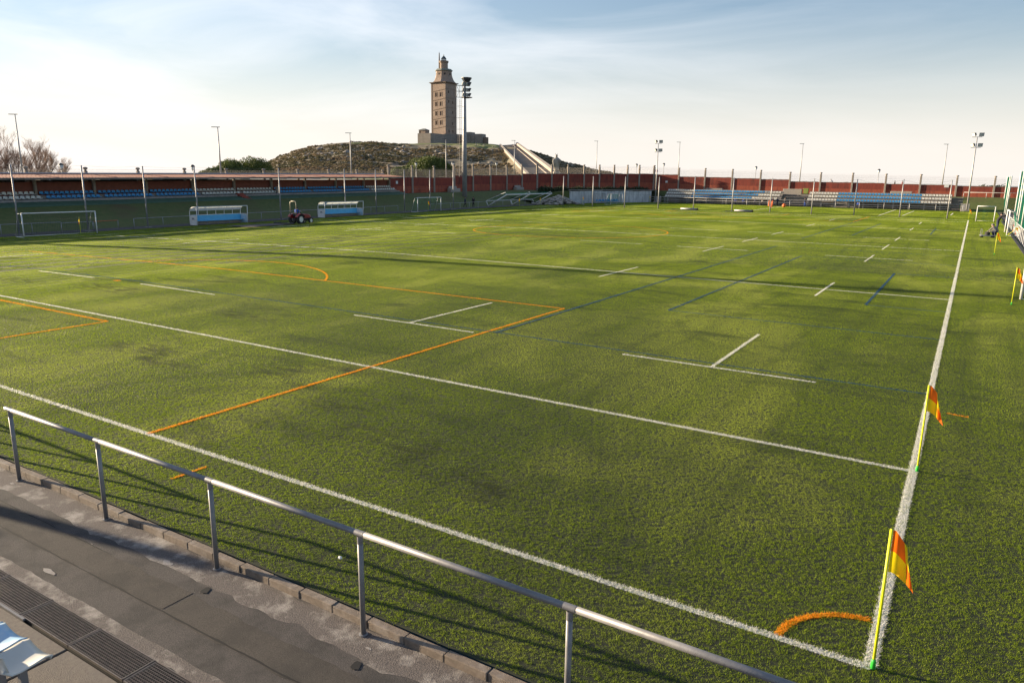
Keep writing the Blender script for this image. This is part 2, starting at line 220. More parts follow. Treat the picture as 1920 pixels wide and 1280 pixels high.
MT = dict(
 turf=fibre_mat('turf_fibre', (0.060, 0.135, 0.006), (0.420, 0.510, 0.024), wear_sheen=[(0.20, (1, 0.45, 1), 0.48, 0.60, (0.50, 0.56, 0.10), 0.5), (0.42, (0.5, 1.5, 1), 0.55, 0.70, (0.05, 0.085, 0.014), 0.7), (0.16, (0.6, 0.6, 1), 0.47, 0.66, (0.075, 0.125, 0.014), 0.55), (1.6, (0.35, 1.3, 1), 0.66, 0.76, (0.022, 0.028, 0.012), 0.8)]),  # pale swaths put the sheen of brushed nap into the colour
 turf_white=fibre_mat('turf_white_fibre', (0.74, 0.72, 0.68), (0.88, 0.87, 0.84)),
 turf_orange=fibre_mat('turf_orange_fibre', (0.78, 0.28, 0.015), (0.95, 0.42, 0.03)),
 turf_blue=fibre_mat('turf_blue_fibre', (0.01, 0.05, 0.16), (0.03, 0.11, 0.26)),
 infill=mat('rubber_infill', (0.014, 0.018, 0.009), (0.030, 0.036, 0.016), 160, 0.95),
 asphalt=mat('worn_asphalt', (0.038, 0.034, 0.035), (0.105, 0.094, 0.092), 85, 0.92, bump=1.0, bscale=150, c3=(0.040, 0.037, 0.038), s3=1.5, f3=(0.47, 0.60), detail=8),
 patch=mat('brown_patched_asphalt', (0.038, 0.032, 0.029), (0.070, 0.061, 0.055), 60, 0.9, bump=0.8, bscale=160, c3=(0.030, 0.027, 0.026), s3=1.8, f3=(0.45, 0.65)),
 cement=mat('rough_cement', (0.160, 0.135, 0.124), (0.078, 0.069, 0.066), 70, 0.93, bump=0.9, bscale=90, c3=(0.36, 0.33, 0.30), s3=3, f3=(0.5, 0.7)),
 cement_dust=mat('pale_cement_dust', (0.34, 0.31, 0.285), (0.26, 0.235, 0.215), 30, 0.95, bump=0.5, bscale=80),
 kerb=mat('kerb_concrete', (0.21, 0.165, 0.13), (0.15, 0.12, 0.095), 14, 0.9, bump=0.5, bscale=120, c3=(0.27, 0.23, 0.20), s3=5, f3=(0.5, 0.7)),
 step=mat('step_concrete', (0.19, 0.165, 0.14), (0.14, 0.12, 0.105), 25, 0.93, bump=0.8, bscale=110, c3=(0.14, 0.125, 0.115), s3=1.2, f3=(0.5, 0.68)),
 steel=mat('galvanised_steel', (0.24, 0.235, 0.24), (0.19, 0.185, 0.19), 7, 0.5, 0.3, bump=0.06, bscale=40, c3=(0.30, 0.29, 0.29), s3=2.5, f3=(0.55, 0.75)),
 grate=mat('grating_steel', (0.15, 0.135, 0.13), (0.22, 0.19, 0.175), 20, 0.55, 0.6),
 dark=mat('dark_recess', (0.012, 0.012, 0.013), None, 1, 0.9),
 rubber=mat('black_rubber', (0.02, 0.02, 0.021), (0.035, 0.034, 0.033), 12, 0.8),
 white=mat('white_paint', (0.74, 0.74, 0.73), (0.64, 0.63, 0.61), 6, 0.45),
 whitewall=mat('stained_white_wall', (0.60, 0.61, 0.62), (0.38, 0.39, 0.40), 1.4, 0.85, c3=(0.25, 0.26, 0.27), s3=1.5, f3=(0.55, 0.8), stretch=(1, 1, 0.35)),
 post=mat('post_grey', (0.33, 0.33, 0.35), (0.25, 0.25, 0.26), 3, 0.5, 0.35),
 pole=mat('lamp_pole_grey', (0.42, 0.41, 0.40), (0.33, 0.32, 0.31), 2, 0.5, 0.3),
 stone=mat('granite', (0.235, 0.165, 0.122), (0.175, 0.124, 0.094), 0.9, 0.9, bump=0.3, bscale=3, c3=(0.275, 0.20, 0.15), s3=0.25, f3=(0.42, 0.62)),
 stone_d=mat('granite_moulding', (0.225, 0.165, 0.125), (0.175, 0.13, 0.10), 1.5, 0.9),
 terrace=mat('terrace_stone', (0.33, 0.28, 0.235), (0.25, 0.215, 0.18), 0.5, 0.9, bump=0.3, bscale=3),
 paving=mat('ramp_paving', (0.36, 0.32, 0.29), (0.29, 0.26, 0.24), 0.5, 0.9),
 parapet=mat('parapet_stone', (0.40, 0.34, 0.285), (0.29, 0.25, 0.21), 0.8, 0.85),
 statue=mat('statue_stone', (0.36, 0.33, 0.29), (0.27, 0.25, 0.22), 2, 0.9, bump=0.3, bscale=6),
 wallred=mat('red_rendered_wall', (0.34, 0.082, 0.044), (0.27, 0.06, 0.034), 2.2, 0.85, bump=0.2, bscale=20, c3=(0.15, 0.04, 0.03), s3=1.1, f3=(0.50, 0.72), stretch=(1, 1, 0.3)),
 wallred2=mat('dark_red_wall_band', (0.25, 0.048, 0.030), (0.195, 0.038, 0.026), 2.5, 0.85, bump=0.25, bscale=20, c3=(0.10, 0.028, 0.022), s3=1.4, f3=(0.50, 0.70), stretch=(1, 1, 0.25)),
 wallpost=mat('concrete_wall_post', (0.33, 0.28, 0.235), (0.25, 0.215, 0.18), 3, 0.9, bump=0.3, bscale=25),
 brown=mat('red_brown_wall', (0.24, 0.082, 0.058), (0.19, 0.066, 0.048), 2, 0.85),
 tile=mat('roof_tile', (0.42, 0.20, 0.145), (0.34, 0.155, 0.115), 2.0, 0.8, c3=(0.45, 0.30, 0.24), s3=0.6, f3=(0.5, 0.75)),
 ridge=mat('roof_ridge_metal', (0.40, 0.40, 0.42), None, 1, 0.5, 0.4),
 conc=mat('stand_concrete', (0.30, 0.27, 0.25), (0.22, 0.20, 0.185), 3, 0.9, bump=0.3, bscale=20, c3=(0.16, 0.145, 0.13), s3=0.7, f3=(0.52, 0.75)),
 greenstep=mat('green_painted_terrace', (0.075, 0.135, 0.085), (0.055, 0.105, 0.065), 2, 0.85),
 stairred=mat('red_painted_step', (0.28, 0.06, 0.04), (0.2, 0.05, 0.035), 4, 0.8),
 seatblue=mat('blue_plastic_seat', (0.03, 0.22, 0.48), (0.05, 0.29, 0.56), 1.3, 0.45),
 seatwhite=mat('white_plastic_seat', (0.66, 0.65, 0.60), (0.55, 0.54, 0.49), 1.3, 0.45),
 seatpale=mat('sun_bleached_seat', (0.50, 0.60, 0.68), (0.22, 0.45, 0.68), 5, 0.65),
 bank=mat('bank_turf', (0.060, 0.085, 0.020), (0.095, 0.11, 0.032), 2.0, 0.95, bump=0.8, bscale=12, c3=(0.085, 0.068, 0.03), s3=0.25, f3=(0.5, 0.75)),
 hill=mat('hill_heath', (0.19, 0.15, 0.10), (0.125, 0.115, 0.068), 0.16, 0.95, bump=1.0, bscale=0.6, c3=(0.16, 0.115, 0.07), s3=0.03, f3=(0.48, 0.66)),  # heath tones raised, in place of haze over the hill
 scrub=mat('gorse_scrub', (0.105, 0.105, 0.050), (0.18, 0.145, 0.082), 0.10, 0.95, transl=0.35, c3=(0.25, 0.18, 0.11), s3=0.045, f3=(0.45, 0.65)),  # scrub colours lightened to stand in for distance haze
 rock=mat('granite_outcrop', (0.27, 0.24, 0.215), (0.18, 0.165, 0.15), 0.4, 0.95, bump=0.5, bscale=1.5),
 grassf=mat('short_hill_grass', (0.13, 0.15, 0.035), (0.10, 0.125, 0.03), 0.2, 0.95),
 prom=mat('promenade', (0.26, 0.24, 0.21), (0.20, 0.185, 0.165), 0.3, 0.9),
 sea=mat('sea_water', (0.05, 0.10, 0.14), (0.06, 0.12, 0.16), 0.002, 0.25, spec=0.5),
 leaf=mat('evergreen_leaf', (0.070, 0.095, 0.020), (0.12, 0.145, 0.03), 0.8, 0.7, transl=0.2),
 leafd=mat('hedge_leaf', (0.022, 0.035, 0.014), (0.035, 0.05, 0.018), 1.2, 0.8, transl=0.15),
 bark=mat('pale_bark', (0.20, 0.145, 0.11), (0.14, 0.10, 0.08), 2, 0.9),
 twig=mat('winter_twigs', (0.34, 0.225, 0.16), (0.25, 0.165, 0.12), 1, 0.9),
 net=mat('green_netting', (0.02, 0.28, 0.17), (0.015, 0.20, 0.12), 3, 0.8, transl=0.3),
 netd=mat('dark_netting', (0.03, 0.07, 0.06), None, 1, 0.8),
 wire=mat('fence_wire', (0.30, 0.27, 0.25), None, 1, 0.6, 0.3),
 rust=mat('orange_red_paint', (0.55, 0.13, 0.05), (0.42, 0.09, 0.04), 5, 0.6),
 flag_o=mat('flag_orange', (0.90, 0.17, 0.01), None, 1, 0.6, transl=0.5), flag_y=mat('flag_yellow', (0.92, 0.68, 0.01), None, 1, 0.6, transl=0.5),
 polelime=mat('lime_yellow_pole', (0.72, 0.72, 0.02), None, 1, 0.4), polegreen=mat('green_spring_base', (0.03, 0.42, 0.04), None, 1, 0.45),
 tractor=mat('tractor_red', (0.30, 0.02, 0.02), (0.24, 0.018, 0.018), 5, 0.35, spec=0.5), rim=mat('cream_rim', (0.72, 0.70, 0.62), None, 1, 0.5),
 tan=mat('roll_bar_tan', (0.48, 0.42, 0.28), None, 1, 0.5), chassis=mat('tractor_chassis', (0.035, 0.033, 0.033), None, 1, 0.6),
 skyblue=mat('light_blue_panel', (0.10, 0.42, 0.70), (0.08, 0.37, 0.64), 2, 0.4), poly=mat('frosted_panel', (0.55, 0.58, 0.56), (0.45, 0.48, 0.46), 2, 0.35, transl=0.5),
 lens=mat('lamp_glass', (0.55, 0.55, 0.52), None, 1, 0.15), lampdark=mat('lamp_housing', (0.05, 0.055, 0.06), None, 1, 0.5),
 green=mat('green_bin_plastic', (0.06, 0.16, 0.06), (0.10, 0.20, 0.06), 3, 0.6), limebin=mat('lime_bin_plastic', (0.30, 0.34, 0.07), (0.25, 0.30, 0.07), 3, 0.6),
 bench=mat('bench_concrete', (0.34, 0.30, 0.26), None, 1, 0.85), skin=mat('skin', (0.48, 0.28, 0.20), None, 1, 0.6), hair=mat('dark_hair', (0.03, 0.022, 0.018), None, 1, 0.7),
 cnavy=mat('navy_cloth', (0.018, 0.024, 0.05), (0.026, 0.034, 0.07), 8, 0.9), cblue=mat('blue_cloth', (0.02, 0.07, 0.35), (0.03, 0.10, 0.42), 8, 0.9), cgrey=mat('grey_cloth', (0.20, 0.19, 0.18), (0.12, 0.11, 0.10), 10, 0.9),
 cblack=mat('black_cloth', (0.022, 0.02, 0.024), None, 1, 0.9), cwhite=mat('white_cloth', (0.62, 0.62, 0.64), None, 1, 0.9), cred=mat('red_cloth', (0.35, 0.04, 0.04), None, 1, 0.9),
 cone=mat('orange_cone', (0.75, 0.15, 0.03), None, 1, 0.5), mat_=mat('brown_drag_mat', (0.06, 0.05, 0.045), (0.09, 0.075, 0.065), 6, 0.95),
 glass=mat('lantern_glass', (0.70, 0.72, 0.72), None, 1, 0.1), slate=mat('lantern_roof', (0.07, 0.085, 0.09), None, 1, 0.5), tstone=masonry('coursed_granite', (0.345, 0.25, 0.192), (0.285, 0.21, 0.16), (0.21, 0.155, 0.12), stain=(0.385, 0.295, 0.23)), twall=masonry('coursed_terrace_stone', (0.34, 0.285, 0.24), (0.26, 0.22, 0.185), (0.17, 0.145, 0.125), 1.8, 0.6, (0.21, 0.18, 0.15)), pave=masonry('stepped_paving', (0.36, 0.32, 0.29), (0.30, 0.27, 0.245), (0.20, 0.18, 0.165), 2.6, 0.45, (0.27, 0.24, 0.22)), verd=mat('dull_green_cap', (0.20, 0.21, 0.18), None, 1, 0.6))  # coursed granite lightened in place of haze round the tower
# ------------------------------------------------------------------ the setting: sea, land, pitch
m = MB(); m.quad((-40000, -3000, -45), (40000, -3000, -45), (40000, 40000, -45), (-40000, 40000, -45)); tag(m.build('sea', MT['sea']), kind='structure')
# land outside the wall: a polar sheet from the wall outwards, with the hill of the lighthouse on it
POLY = [(-84.5, -60), (-84.5, 136.2), (-65.5, 162.5), (60, 162.5)]
def wall_range(ax, ay):
    best = 1e9
    for (x0, y0), (x1, y1) in zip(POLY[:-1], POLY[1:]):
        ex, ey = x1-x0, y1-y0; den = ax*ey-ay*ex
        if abs(den) < 1e-9: continue
        t = ((x0-CAM.x)*ey-(y0-CAM.y)*ex)/den; s = ((x0-CAM.x)*ay-(y0-CAM.y)*ax)/den
        if t > 0 and -1e-6 <= s <= 1+1e-6: best = min(best, t)
    return best if best < 1e8 else 170
SKY = [(300, 327), (380, 324), (440, 318), (495, 306), (520, 294), (545, 285), (560, 279), (600, 270), (640, 265), (700, 265), (740, 268), (780, 268), (860, 267), (900, 267), (945, 272), (968, 272), (1000, 283), (1030, 293), (1060, 303), (1090, 311), (1120, 319), (1170, 328), (1250, 336)]
RB, RR = 215.0, 455.0
sk = []
for u, v in SKY:
    d = ray(u, v); h = math.hypot(d.x, d.y); sk.append((math.atan2(-d.x, d.y), CAM.z + d.z/h*RR))
sk.sort()
def ridge(a): return float(np.interp(a, [q[0] for q in sk], [q[1] for q in sk], left=3.6, right=3.6))
def land(a, r):
    x = CAM.x - math.sin(a)*r; y = CAM.y + math.cos(a)*r
    zr = ridge(a); base = 4.15 if a > 0.35 else 3.75
    t = min(max((r-RB)/(RR-RB), 0), 1); z = base + max(zr-base, 0)*(t**1.15)
    hilly = min(max((zr-5)/10, 0), 1)
    n1 = noise.fractal(Vector((x*0.02, y*0.02, 3)), 1.0, 2.0, 5); n2 = noise.fractal(Vector((x*0.12, y*0.12, 9)), 0.9, 2.0, 4)
    amp = hilly*min(t*4, 1)*(1.0 if r < RR*0.97 else 0.4)
    z += amp*(n1*1.5+n2*0.7) - amp*0.6
    far = RR+130 if hilly > 0.02 else 320
    if r > far: z -= (r-far)*0.22
    return x, y, max(z, -47)
AZ = np.concatenate([np.linspace(-0.30, 0.40, 60), np.linspace(0.405, 1.02, 330), np.linspace(1.03, 1.75, 60)])
RAD = np.concatenate([np.linspace(0, 1, 12)[:-1], np.linspace(1, 2, 100)[:-1], np.linspace(2, 3, 16)])
vs_, fs, gr = [], [], []
for a in AZ:
    r0 = wall_range(-math.sin(a), math.cos(a))
    for q in RAD:
        r = r0+(RB-r0)*q if q < 1 else (RB+(RR-RB)*(q-1) if q < 2 else RR+(q-2)**1.5*600)
        if q < 1 and r0 > RB: r = r0+(q*5)
        elif q < 2 and r0 > RB: r = r0+5+(RR-r0-5)*(q-1)
        vs_.append(land(a, max(r, r0)))
nr = len(RAD)
for i in range(len(AZ)-1):
    for j in range(nr-1): fs.append((i*nr+j, (i+1)*nr+j, (i+1)*nr+j+1, i*nr+j+1))
me = bpy.data.meshes.new('terrain'); me.from_pydata(vs_, [], fs); me.materials.append(MT['hill']); me.materials.append(MT['grassf']); me.materials.append(MT['prom'])
mi = []
ga, gb = [math.atan2(-ray(u, 270).x, ray(u, 270).y) for u in (862, 936)]
for k, f in enumerate(fs):
    i, j = f[0]//nr, f[0] % nr; a = AZ[i]; q = RAD[j]
    n_ = noise.noise(Vector((vs_[f[0]][0]*0.05, vs_[f[0]][1]*0.05, 0)))
    if gb < a < ga and q > 1.80+n_*0.10: mi.append(1)
    elif gb < a < ga+0.14 and q > 1.93+n_*0.04: mi.append(1)
    elif q < 0.6: mi.append(2 if q < 0.45 else 1)
    elif a < 0.42: mi.append(1)
    else: mi.append(1 if (q < 1.05+n_*0.08) else 0)
me.polygons.foreach_set('material_index', mi); me.polygons.foreach_set('use_smooth', [True]*len(fs)); me.update(); fixn(me)
tag(inst('terrain', me), kind='structure')
# ground sheet inside the walls
m = MB()
xs = [-84.45, -79.6, -72.2]
ZB = lambda y: 0.0105*(y-30)                                   # the whole left side climbs gently
def bank_pt(k, y):
    x = (-84.4, -79.4, -76.5, -72.4, -69.2)[k]
    z = (1.35, 1.33, 0.35, -0.58, -0.62)[k]
    z = z+ZB(y)*(1.0 if k < 2 else 0.75 if k < 3 else 0.55)
    if k >= 2:
        z += 0.06*noise.noise(Vector((x*0.3, y*0.15, 0)))
    if k == 4: z = zt(-69.2, y)-0.03
    if k == 3: z = zt(-69.2, y)-0.01
    return (x, y, z)
ysb = [-60, -20, 0]+[10+3*i for i in range(41)]
for y0, y1 in zip(ysb[:-1], ysb[1:]):
    for k in range(3): m.quad(bank_pt(k, y0), bank_pt(k+1, y0), bank_pt(k+1, y1), bank_pt(k, y1))
    m.quad(bank_pt(3, y0), bank_pt(4, y0), bank_pt(4, y1), bank_pt(3, y1), 1)
o = m.build('grass_bank', [MT['bank'], MT['asphalt']]); tag(o, kind='structure'); fixn(o.data)
# far corner ground, ground behind the far stand and to the right
m = MB(); m.box(-84.4, 60, 133, 148.6, -1.2, -0.06); o = m.build('far_ground', MT['asphalt']); tag(o, kind='structure')
m = MB(); m.quad((-84.4, 148.6, -0.05), (60, 148.6, -0.05), (60, 155.5, -0.03), (-84.4, 155.5, -0.03)); m.quad((-84.4, 155.5, -0.03), (60, 155.5, -0.03), (60, 160, 2.3), (-84.4, 160, 2.3)); m.quad((-84.4, 160, 2.3), (60, 160, 2.3), (60, 162.4, 2.45), (-84.4, 162.4, 2.45))
o = m.build('far_bank', MT['bank']); tag(o, kind='structure')
m = MB(); m.quad((3.9, -12, -0.03), (60, -12, -0.03), (60, 148.5, -0.03), (3.9, 148.5, -0.03)); tag(m.build('side_path', MT['asphalt']), kind='structure')
# pitch base under the fibres
m = MB(); gx = list(np.linspace(-69.3, 3.9, 38)); gy = [-2.03]+list(np.linspace(0, 148.6, 50))
for a, b in zip(gx[:-1], gx[1:]):
    for c, d in zip(gy[:-1], gy[1:]): m.quad((a, c, zt(a, c)+0.018), (b, c, zt(b, c)+0.018), (b, d, zt(b, d)+0.018), (a, d, zt(a, d)+0.018))
tag(m.build('pitch', MT['infill']), kind='structure')

# ------------------------------------------------------------------ turf fibres
def blades(px, py, pz, h, w, lean, lsd, tint):
    """arrays -> mesh arrays; each blade is a bent strip of three triangles"""
    n = len(px); ang = rng.uniform(0, 2*math.pi, n); hh = h*rng.uniform(0.7, 1.12, n)
    lx = lean[0]+rng.normal(0, lsd, n); ly = lean[1]+rng.normal(0, lsd, n)
    dx, dy = np.cos(ang)*w/2, np.sin(ang)*w/2
    V = np.empty((n, 5, 3))
    V[:, 0] = np.stack([px-dx, py-dy, pz], 1); V[:, 1] = np.stack([px+dx, py+dy, pz], 1)
    mx_, my_ = px+lx*hh*0.35, py+ly*hh*0.35
    V[:, 2] = np.stack([mx_+dx*0.8, my_+dy*0.8, pz+hh*0.55], 1); V[:, 3] = np.stack([mx_-dx*0.8, my_-dy*0.8, pz+hh*0.55], 1)
    V[:, 4] = np.stack([px+lx*hh, py+ly*hh, pz+hh*(1-0.12*np.hypot(lx, ly))], 1)
    F = np.empty((n, 3, 3), int); b = np.arange(n)[:, None]*5
    F[:, 0] = b+[0, 1, 2]; F[:, 1] = b+[0, 2, 3]; F[:, 2] = b+[3, 2, 4]
    T = np.repeat(tint, 5)
    return V.reshape(-1, 3), F.reshape(-1, 3), T
def np_mesh(name, V, F, T, material):
    me = bpy.data.meshes.new(name); me.vertices.add(len(V)); me.vertices.foreach_set('co', V.astype(np.float32).ravel())
    me.loops.add(F.size); me.loops.foreach_set('vertex_index', F.astype(np.int32).ravel())
    me.polygons.add(len(F)); me.polygons.foreach_set('loop_start', np.arange(0, F.size, 3, dtype=np.int32)); me.polygons.foreach_set('loop_total', np.full(len(F), 3, np.int32))
    at_ = me.attributes.new('tint', 'FLOAT', 'POINT'); at_.data.foreach_set('value', T.astype(np.float32))
    me.materials.append(material); me.update(calc_edges=True); return me
LODS = [(0.5, 2150, 0.040, 0.0037), (1.0, 3400, 0.041, 0.0075), (2.0, 3600, 0.042, 0.018)]
LEANS = [(0.19*k, 0.08*k) for k in range(-4, 5)]
turf_col = bpy.data.collections.new('turf_patches')
NV = [5, 3, 2]; BASE = [0, 45, 72]; cnt_ = 0          # several versions of each patch, so that no tiling shows
for L, (size, nb, h, w) in enumerate(LODS):
    for k, ln in [(k, ln) for k, ln in enumerate(LEANS) for _ in range(NV[L])]:
        px = rng.uniform(0, size, nb); py = rng.uniform(0, size, nb)
        if L == 0:                                   # fibres stand in tufts
            tf = rng.uniform(0, size, (nb//5, 2)); w7 = rng.integers(0, nb//5, nb); px = tf[w7, 0]+rng.normal(0, 0.011, nb); py = tf[w7, 1]+rng.normal(0, 0.011, nb)
        tnt = np.clip(rng.beta(2, 2.4, nb)+(rng.random(nb) < 0.015)*0.9, 0, 1.6)
        V, F, T = blades(px, py, np.zeros(nb), h, w, ln, 0.38, tnt)
        pm = np_mesh('turf_patch_%03d' % cnt_, V, F, T, MT['turf']); turf_col.objects.link(bpy.data.objects.new('turf_patch_%03d' % cnt_, pm)); cnt_ += 1
pts, var = [], []
def seen(x, y):
    d = Vector((x, y, 0))-CAM; z = d.dot(fw)
    if z < 0.3: return math.hypot(x-CAM.x, y-CAM.y) < 9
    u = d.dot(rt)/z*FPX; v = d.dot(up)/z*FPX
    return abs(u) < 1500 and v > -1150
def nap(x, y):
    a = noise.noise(Vector((x*0.11, y*0.035, 1.7)))+0.5*noise.noise(Vector((x*0.25, y*0.22, 5)))
    s = math.sin((x+3*noise.noise(Vector((x*0.05, y*0.05, 2))))*2*math.pi/9.0)
    q = (a*1.1+0.35*s)*3.6+random.gauss(0, 0.5)
    return min(max(int(round(q))+4, 0), 8)
for ix in range(-35, 2):
    for iy in range(-2, 74):
        x, y = ix*2.0, iy*2.0
        if y >= 148: continue
        cxm, cym = x+1, y+1; r = math.hypot(cxm-CAM.x, cym-CAM.y)
        if not seen(cxm, cym): continue
        L = 0 if r < 17 else 1 if r < 44 else 2
        n = int(2/LODS[L][0]); s = LODS[L][0]
        for a in range(n):
            for b in range(n):
                px, py = x+a*s, y+b*s
                if py < -2.03 or px < -69.2 or px > 3.6: continue
                pts.append((px, py, zt(px+s/2, py+s/2))); var.append(BASE[L]+nap(px+s/2, py+s/2)*NV[L]+random.randrange(NV[L]))
pts_a = np.array(pts)
me = bpy.data.meshes.new('artificial_turf'); me.from_pydata([tuple(q) for q in pts], [], [])
va = me.attributes.new('variant', 'INT', 'POINT'); va.data.foreach_set('value', var)
turf = inst('artificial_turf', me); tag(turf, 'green artificial turf fibres covering the pitch', None, None, 'stuff')
ng = bpy.data.node_groups.new('scatter_patches', 'GeometryNodeTree')
ng.interface.new_socket('Geometry', in_out='INPUT', socket_type='NodeSocketGeometry'); ng.interface.new_socket('Geometry', in_out='OUTPUT', socket_type='NodeSocketGeometry')
gi, go = ng.nodes.new('NodeGroupInput'), ng.nodes.new('NodeGroupOutput')
ci = ng.nodes.new('GeometryNodeCollectionInfo'); ci.inputs['Collection'].default_value = turf_col; ci.inputs['Separate Children'].default_value = True
ip = ng.nodes.new('GeometryNodeInstanceOnPoints'); ip.inputs['Pick Instance'].default_value = True
na = ng.nodes.new('GeometryNodeInputNamedAttribute'); na.data_type = 'INT'; na.inputs['Name'].default_value = 'variant'
ng.links.new(gi.outputs[0], ip.inputs['Points']); ng.links.new(ci.outputs[0], ip.inputs['Instance']); ng.links.new(na.outputs[0], ip.inputs['Instance Index']); ng.links.new(ip.outputs[0], go.inputs[0])
turf.modifiers.new('scatter', 'NODES').node_group = ng

# ------------------------------------------------------------------ pitch markings: strips of coloured fibres
def marking(name, label, path, width, mk):
    P = [np.array(q, float) for q in path]; X, Y, D = [], [], []
    for a, b in zip(P[:-1], P[1:]):
        ln = np.linalg.norm(b-a); nseg = max(1, int(ln/1.0)); t = (b-a)/max(ln, 1e-6); nrm = np.array([-t[1], t[0]])
        for i in range(nseg):
            q0 = a+(b-a)*i/nseg; r = math.hypot(q0[0]-CAM.x, q0[1]-CAM.y)
            if not seen(*q0): continue
            dens, w, h = (12000, 0.0060, 0.046) if r < 17 else (3600, 0.011, 0.049) if r < 44 else (900, 0.019, 0.054)
            n = int(ln/nseg*width*dens)+1; s = rng.uniform(0, ln/nseg, n); c = rng.uniform(-width/2, width/2, n)
            X.append(q0[0]+t[0]*s+nrm[0]*c); Y.append(q0[1]+t[1]*s+nrm[1]*c); D.append(np.stack([np.full(n, w), np.full(n, h)], 1))
    if not X: return
    X, Y, D = np.concatenate(X), np.concatenate(Y), np.concatenate(D); n = len(X)
    Z = np.array([zt(a, b) for a, b in zip(X, Y)])
    V, F, T = blades(X, Y, Z, D[:, 1], D[:, 0], (0.05, 0.0), 0.42, rng.beta(2, 2, n))
    rv, rf_ = [], []                                 # the dense backing of the strip
    for a, b in zip(P[:-1], P[1:]):
        ln = np.linalg.norm(b-a); nseg = max(1, int(ln/2.0)); t = (b-a)/max(ln, 1e-6); nrm = np.array([-t[1], t[0]])*width*0.44; k0 = len(rv)
        for i in range(nseg+1):
            q = a+(b-a)*i/nseg
            for s in (-1, 1): rv.append((q[0]+nrm[0]*s, q[1]+nrm[1]*s, zt(q[0], q[1])+0.022))
        for i in range(nseg): e = k0+2*i; rf_ += [(e, e+3, e+1), (e, e+2, e+3)]
    F = np.concatenate([F, np.array(rf_, int)+len(V)]); V = np.concatenate([V, np.array(rv)]); T = np.concatenate([T, np.full(len(rv), 0.6)])
    o = inst(name, np_mesh(name, V, F, T, MT[mk])); tag(o, label, None, None, 'structure')
YH, YE, XL = 55.0, 110.0, -64.0
W_, O_, B_ = 'turf_white', 'turf_orange', 'turf_blue'
for y, nm in ((0, 'near goal line'), (6, 'near try line'), (28, 'near 22 metre line'), (YH, 'halfway line'), (82, 'far 22 metre line'), (104, 'far try line'), (YE, 'far goal line')):
    marking('pitch_line', 'white turf %s across the pitch' % nm, [(XL, y), (0, y)], 0.10, W_)
marking('pitch_line', 'white turf touchline beside the corner flags on the right', [(0, 0), (0, YE)], 0.13, W_)
marking('pitch_line', 'white turf touchline in front of the dugouts', [(XL, 0), (XL, YE)], 0.10, W_)
for y in (11, 99):
    for a in (-2.4, -12.5, -25.2, -33.9, -46.4, -56.6): marking('pitch_dash', 'white dash of the five metre line', [(a-5.05, y), (a, y)], 0.09, W_)
for y in (45, 65):
    for a in (-2.5, -12.7, -20.6, -38, -46, -56.5): marking('pitch_dash', 'white dash of the ten metre line', [(a-5.2, y), (a, y)], 0.09, W_)
for x in (-4.95, -15.1, -48.9, -59):
    for a, b in ((11, 16), (25.7, 30.7), (42.3, 47.3), (52.5, 57.5), (62.6, 67.6), (79.3, 84.3), (94, 99)): marking('pitch_dash', 'white dash running along the pitch', [(x, a), (x, b)], 0.09, W_)
def arc(cx, cy, r, a0, a1, n=40): return [(cx+r*math.cos(R(a0+(a1-a0)*i/n)), cy+r*math.sin(R(a0+(a1-a0)*i/n))) for i in range(n+1)]
for s, y0 in ((1, 0), (-1, YE)):
    marking('penalty_area', 'orange turf penalty area outline', [(-12.2, y0), (-12.2, y0+16.5*s), (-51.8, y0+16.5*s), (-51.8, y0)], 0.09, O_)
    marking('goal_area', 'orange turf goal area outline', [(-23.2, y0), (-23.2, y0+5.5*s), (-40.8, y0+5.5*s), (-40.8, y0)], 0.10, O_)
    th = math.degrees(math.asin(5.5/9.15))
    marking('penalty_arc', 'orange turf arc on the penalty area', arc(-32, y0+11*s, 9.15, th*s, (180-th)*s), 0.09, O_)
marking('centre_circle', 'orange turf centre circle on the halfway line', arc(-32, YH, 9.15, 0, 360, 72), 0.09, O_)
marking('corner_arc', 'orange turf corner arc by the nearest corner flag', arc(0, 0, 0.90, 96, 177, 16), 0.09, O_)
marking('pitch_dash', 'short orange dash behind the near railing', [(-9.95, -1.0), (-9.93, -0.39)], 0.05, O_)
marking('pitch_dash', 'short orange dash right of the second corner flag', [(0.38, 10.03), (0.77, 9.95)], 0.06, O_)
marking('pitch_dash', 'orange penalty spot', [(-32.2, 11), (-31.9, 11)], 0.2, O_)
for p_ in ([(-11.9, 11.35), (-11.9, 50.2)], [(-8.85, 18.5), (-8.85, 43.3)], [(-2.83, 24.4), (-2.83, 36.7)], [(-11.9, 59.8), (-11.9, 98.6)], [(-8.85, 66.7), (-8.85, 91.5)], [(-2.83, 73.4), (-2.83, 85.6)]): marking('pitch_line', 'blue turf line running along the pitch', p_, 0.10, B_)
for p_ in ([(XL, 11.42), (0, 11.42)], [(-8.85, 18.5), (0, 18.5)], [(-2.83, 24.4), (0, 24.4)], [(-2.83, 36.7), (0, 36.7)], [(-8.85, 43.3), (0, 43.3)], [(-11.9, 50.2), (0, 50.2)]): marking('pitch_line', 'thin blue turf line across the pitch', p_, 0.07, B_)
for p_ in ([(-11.6, 116.3), (-11.8, 148)], [(-8.6, 118.4), (-8.5, 142.5)], [(-2.5, 127.1), (-2.4, 137.5)], [(-31.3, 121), (-32.1, 148)], [(-56, 118), (-56, 148)]): marking('pitch_line', 'white line on the small far pitch', p_, 0.12, W_)

